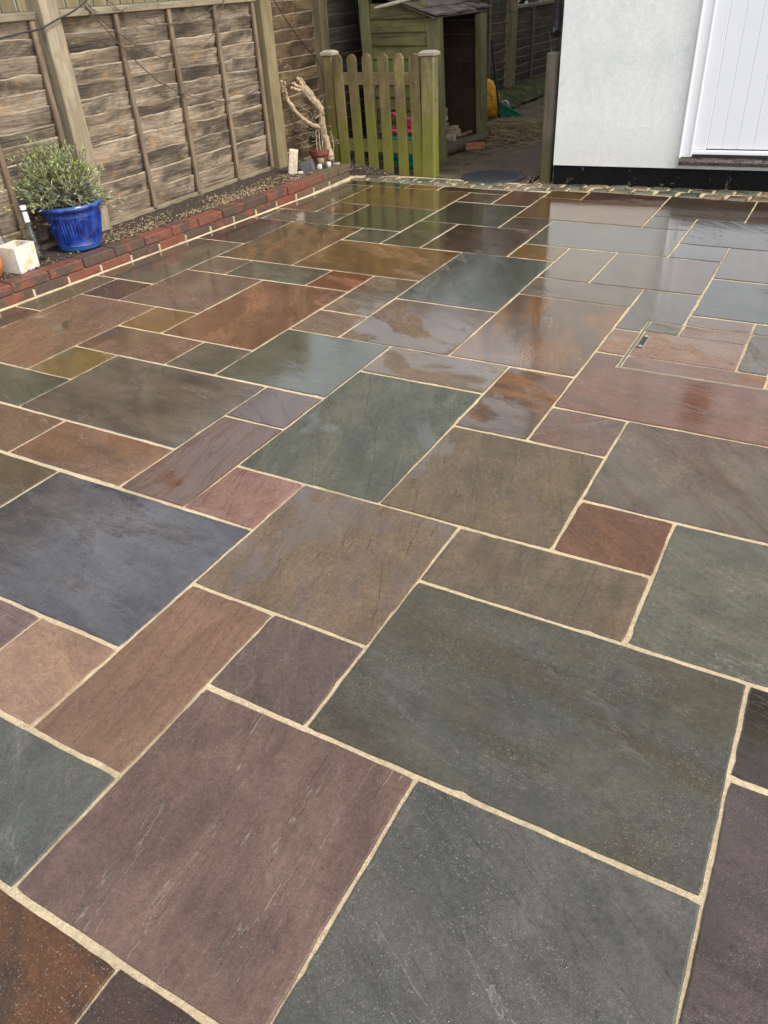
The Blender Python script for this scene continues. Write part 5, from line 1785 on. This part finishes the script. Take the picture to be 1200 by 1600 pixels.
limb("branch", [VP(.022, .39), VP(-.05, .415), VP(-.12, .455), VP(-.19, .53), VP(-.245, .615), VP(-.275, .69), VP(-.285, .77)], [.020, .017, .015, .015, .016, .017, .015], 8)
limb("cut_branch", [VP(-.255, .64, .01), VP(-.262, .70, .012), VP(-.262, .765, .012)], [.013, .012, .011], 9, n=7)
limb("cut_branch", [VP(-.262, .66, -.01), VP(-.305, .72, 0), VP(-.322, .775, 0)], [.011, .009, .008], 10, n=7)
limb("snag", [VP(.03, .50, .03), VP(-.03, .47, .05)], [.006, .004], 11, M_TWIG, 5)
for k, (a, b, c_) in enumerate((((.0, .16), (-.005, .30), (-.002, .40)), ((-.03, .05), (-.035, .2), (-.028, .37)), ((.02, .12), (.018, .25), (.012, .38)), ((.10, .10), (.115, .24), (.10, .36)))):
    limb("dead_shoot", [VP(*a, .03 if k == 1 else 0), VP(*b, .02), VP(*c_)], [.0055, .005, .004], 20 + k, M_TWIG, 5)
for k in range(34):
    rr = random.Random(60 + k)
    s0, z0 = rr.uniform(-.2, .12), rr.uniform(.2, .6)
    limb("dead_shoot", [VP(s0, z0), VP(s0 + rr.uniform(-.08, .08), z0 + rr.uniform(-.05, .08)), VP(s0 + rr.uniform(-.14, .1), z0 + rr.uniform(-.08, .12))], [.0018, .0014, .001], 80 + k, M_TWIG, 4)

# stones on the bed end
def stone(loc, size, rot, label, mat, seed, sub=2, name="stone", grp=None, amp=.18):
    bm = bmesh.new()
    bmesh.ops.create_icosphere(bm, subdivisions=sub, radius=1)
    M = Matrix.Rotation(rot, 3, 'Z')
    for v in bm.verts:
        c3 = v.co.copy()
        b = Vector((max(-.82, min(.82, c3.x * 1.2)), max(-.82, min(.82, c3.y * 1.2)), max(-.85, min(.85, c3.z * 1.2))))
        b += c3 * mnoise.fractal(c3 * 1.7 + Vector((seed, 0, 0)), 1, 2, 3) * amp
        v.co = M @ Vector((b.x * size[0], b.y * size[1], b.z * size[2])) + Vector(loc)
    me = bpy.data.meshes.new(name)
    bm.to_mesh(me); bm.free()
    me.materials.append(mat)
    o = bpy.data.objects.new(name, me); COL.objects.link(o)
    smooth_angle(o, 40)
    return tag(o, label, "stone", grp)
mb = MB()
M = Matrix.Translation((-3.665, 5.47, .105)) @ Matrix.Rotation(R_(30), 4, 'Z') @ Matrix.Rotation(R_(9), 4, 'Y')
mb.box(-.034, .040, -.036, .036, 0, .195, .006, M)
for q, v in enumerate(mb.v):
    nn = mnoise.noise_vector(Vector(v) * 25) * .004
    mb.v[q] = (v[0] + nn.x, v[1] + nn.y, v[2] + nn.z)
tag(link_mesh("upright_stone", mb, M_LIME), "upright pale limestone block leaning by the olive fence post", "stone")
mb = MB()
M = Matrix.Translation((-3.575, 5.60, .105)) @ Matrix.Rotation(R_(25), 4, 'Z') @ Matrix.Rotation(R_(-14), 4, 'Y')
mb.box(-.055, .055, -.05, .05, 0, .085, .006, M)
tag(link_mesh("slate_block", mb, M_SLATE), "dark grey slate block beside the upright pale stone", "stone")
SG = "small white stones at the end of the bed"
stone((-3.53, 5.70, .125), (.022, .024, .026), .3, "cream pebble nearest the dark slate block", M_PEBBLE, 1, grp=SG)
stone((-3.50, 5.80, .128), (.022, .022, .028), 1.2, "cream pebble nearest the terracotta pot", M_PEBBLE, 2, grp=SG)
stone((-3.60, 5.83, .145), (.034, .030, .028), .8, "mossy round stone in front of the terracotta pot", simple("mossy_stone", (0.20, 0.19, 0.10), .85, .3, 30, .004, 90), 3, grp=SG)
stone((-3.60, 5.50, .112), (.026, .020, .014), .2, "flat white chip at the foot of the upright stone", M_PEBBLE, 4, grp=SG)
stone((-3.47, 5.88, .118), (.036, .026, .016), .5, "flat grey stone on the end of the brick edging", simple("grey_stone", (0.26, 0.23, 0.20), .8, .2, 30, .004, 90), 5, grp=SG)

# ================================================================== TREES BEYOND THE FAR FENCE
LEAF = [simple("dark_leaf", (0.030, 0.046, 0.018), .6, .4, 3), simple("mid_leaf", (0.050, 0.075, 0.026), .6, .4, 3), simple("pale_leaf", (0.085, 0.11, 0.045), .6, .3, 3)]
def tree(x, y, h, r, label, seed, n=5200):
    rr = random.Random(seed)
    tr = thing("tree", label, "tree", (x, y, -.06), 0, "dark trees beyond the far fence")
    mb = MB()
    mb.tube([(x, y, -.1), (x + .05, y, h * .3), (x - .04, y + .05, h * .62), (x, y, h * .9)], [.13, .10, .07, .03], 10)
    for k in range(9):
        a, z = rr.uniform(0, 6.28), h * rr.uniform(.25, .7)
        e = Vector((x + math.cos(a) * r * .8, y + math.sin(a) * r * .8, z + rr.uniform(.2, .7)))
        mb.tube([(x, y, z), (Vector((x, y, z)) + e) / 2 + Vector((0, 0, .1)), e], [.05, .035, .012], 6)
    link_mesh("trunk", mb, M_BARKD, tr)
    lf = MB()
    cl = [(Vector((x + rr.gauss(0, r * .42), y + rr.gauss(0, r * .42), h * rr.uniform(.16, .98))), rr.uniform(.25, .5) * r) for _ in range(46)]
    for k in range(n):
        c0, cr = rr.choice(cl)
        d = Vector((rr.gauss(0, 1), rr.gauss(0, 1), rr.gauss(0, .8))).normalized() * cr * rr.random() ** .4
        p = c0 + d
        u = Vector((rr.gauss(0, 1), rr.gauss(0, 1), rr.gauss(0, .6))).normalized() * rr.uniform(.05, .11)
        w = u.cross(Vector((rr.gauss(0, 1), rr.gauss(0, 1), rr.gauss(0, 1)))).normalized() * rr.uniform(.022, .045)
        lf.add([p - u, p + w, p + u, p - w], [(0, 1, 2, 3)], rr.choices([0, 1, 2], [4, 3, 1])[0])
    stuff(link_mesh("crown", lf, LEAF, tr, fixn=False))
for k, (x, y, h, r) in enumerate(((-2.4, 16.2, 4.6, 1.5), (-4.6, 15.4, 5.2, 1.6), (-6.3, 13.4, 4.4, 1.4), (-5.9, 17.5, 6.0, 1.9), (-0.6, 16.9, 4.8, 1.4))):
    tree(x, y, h, r, ["dark evergreen tree straight behind the end of the alley", "taller dark tree behind the far fence panel", "bushy dark tree behind the fence beyond the log store", "tallest dark tree furthest back on the left", "dark tree behind the house end of the alley"][k], 70 + k)
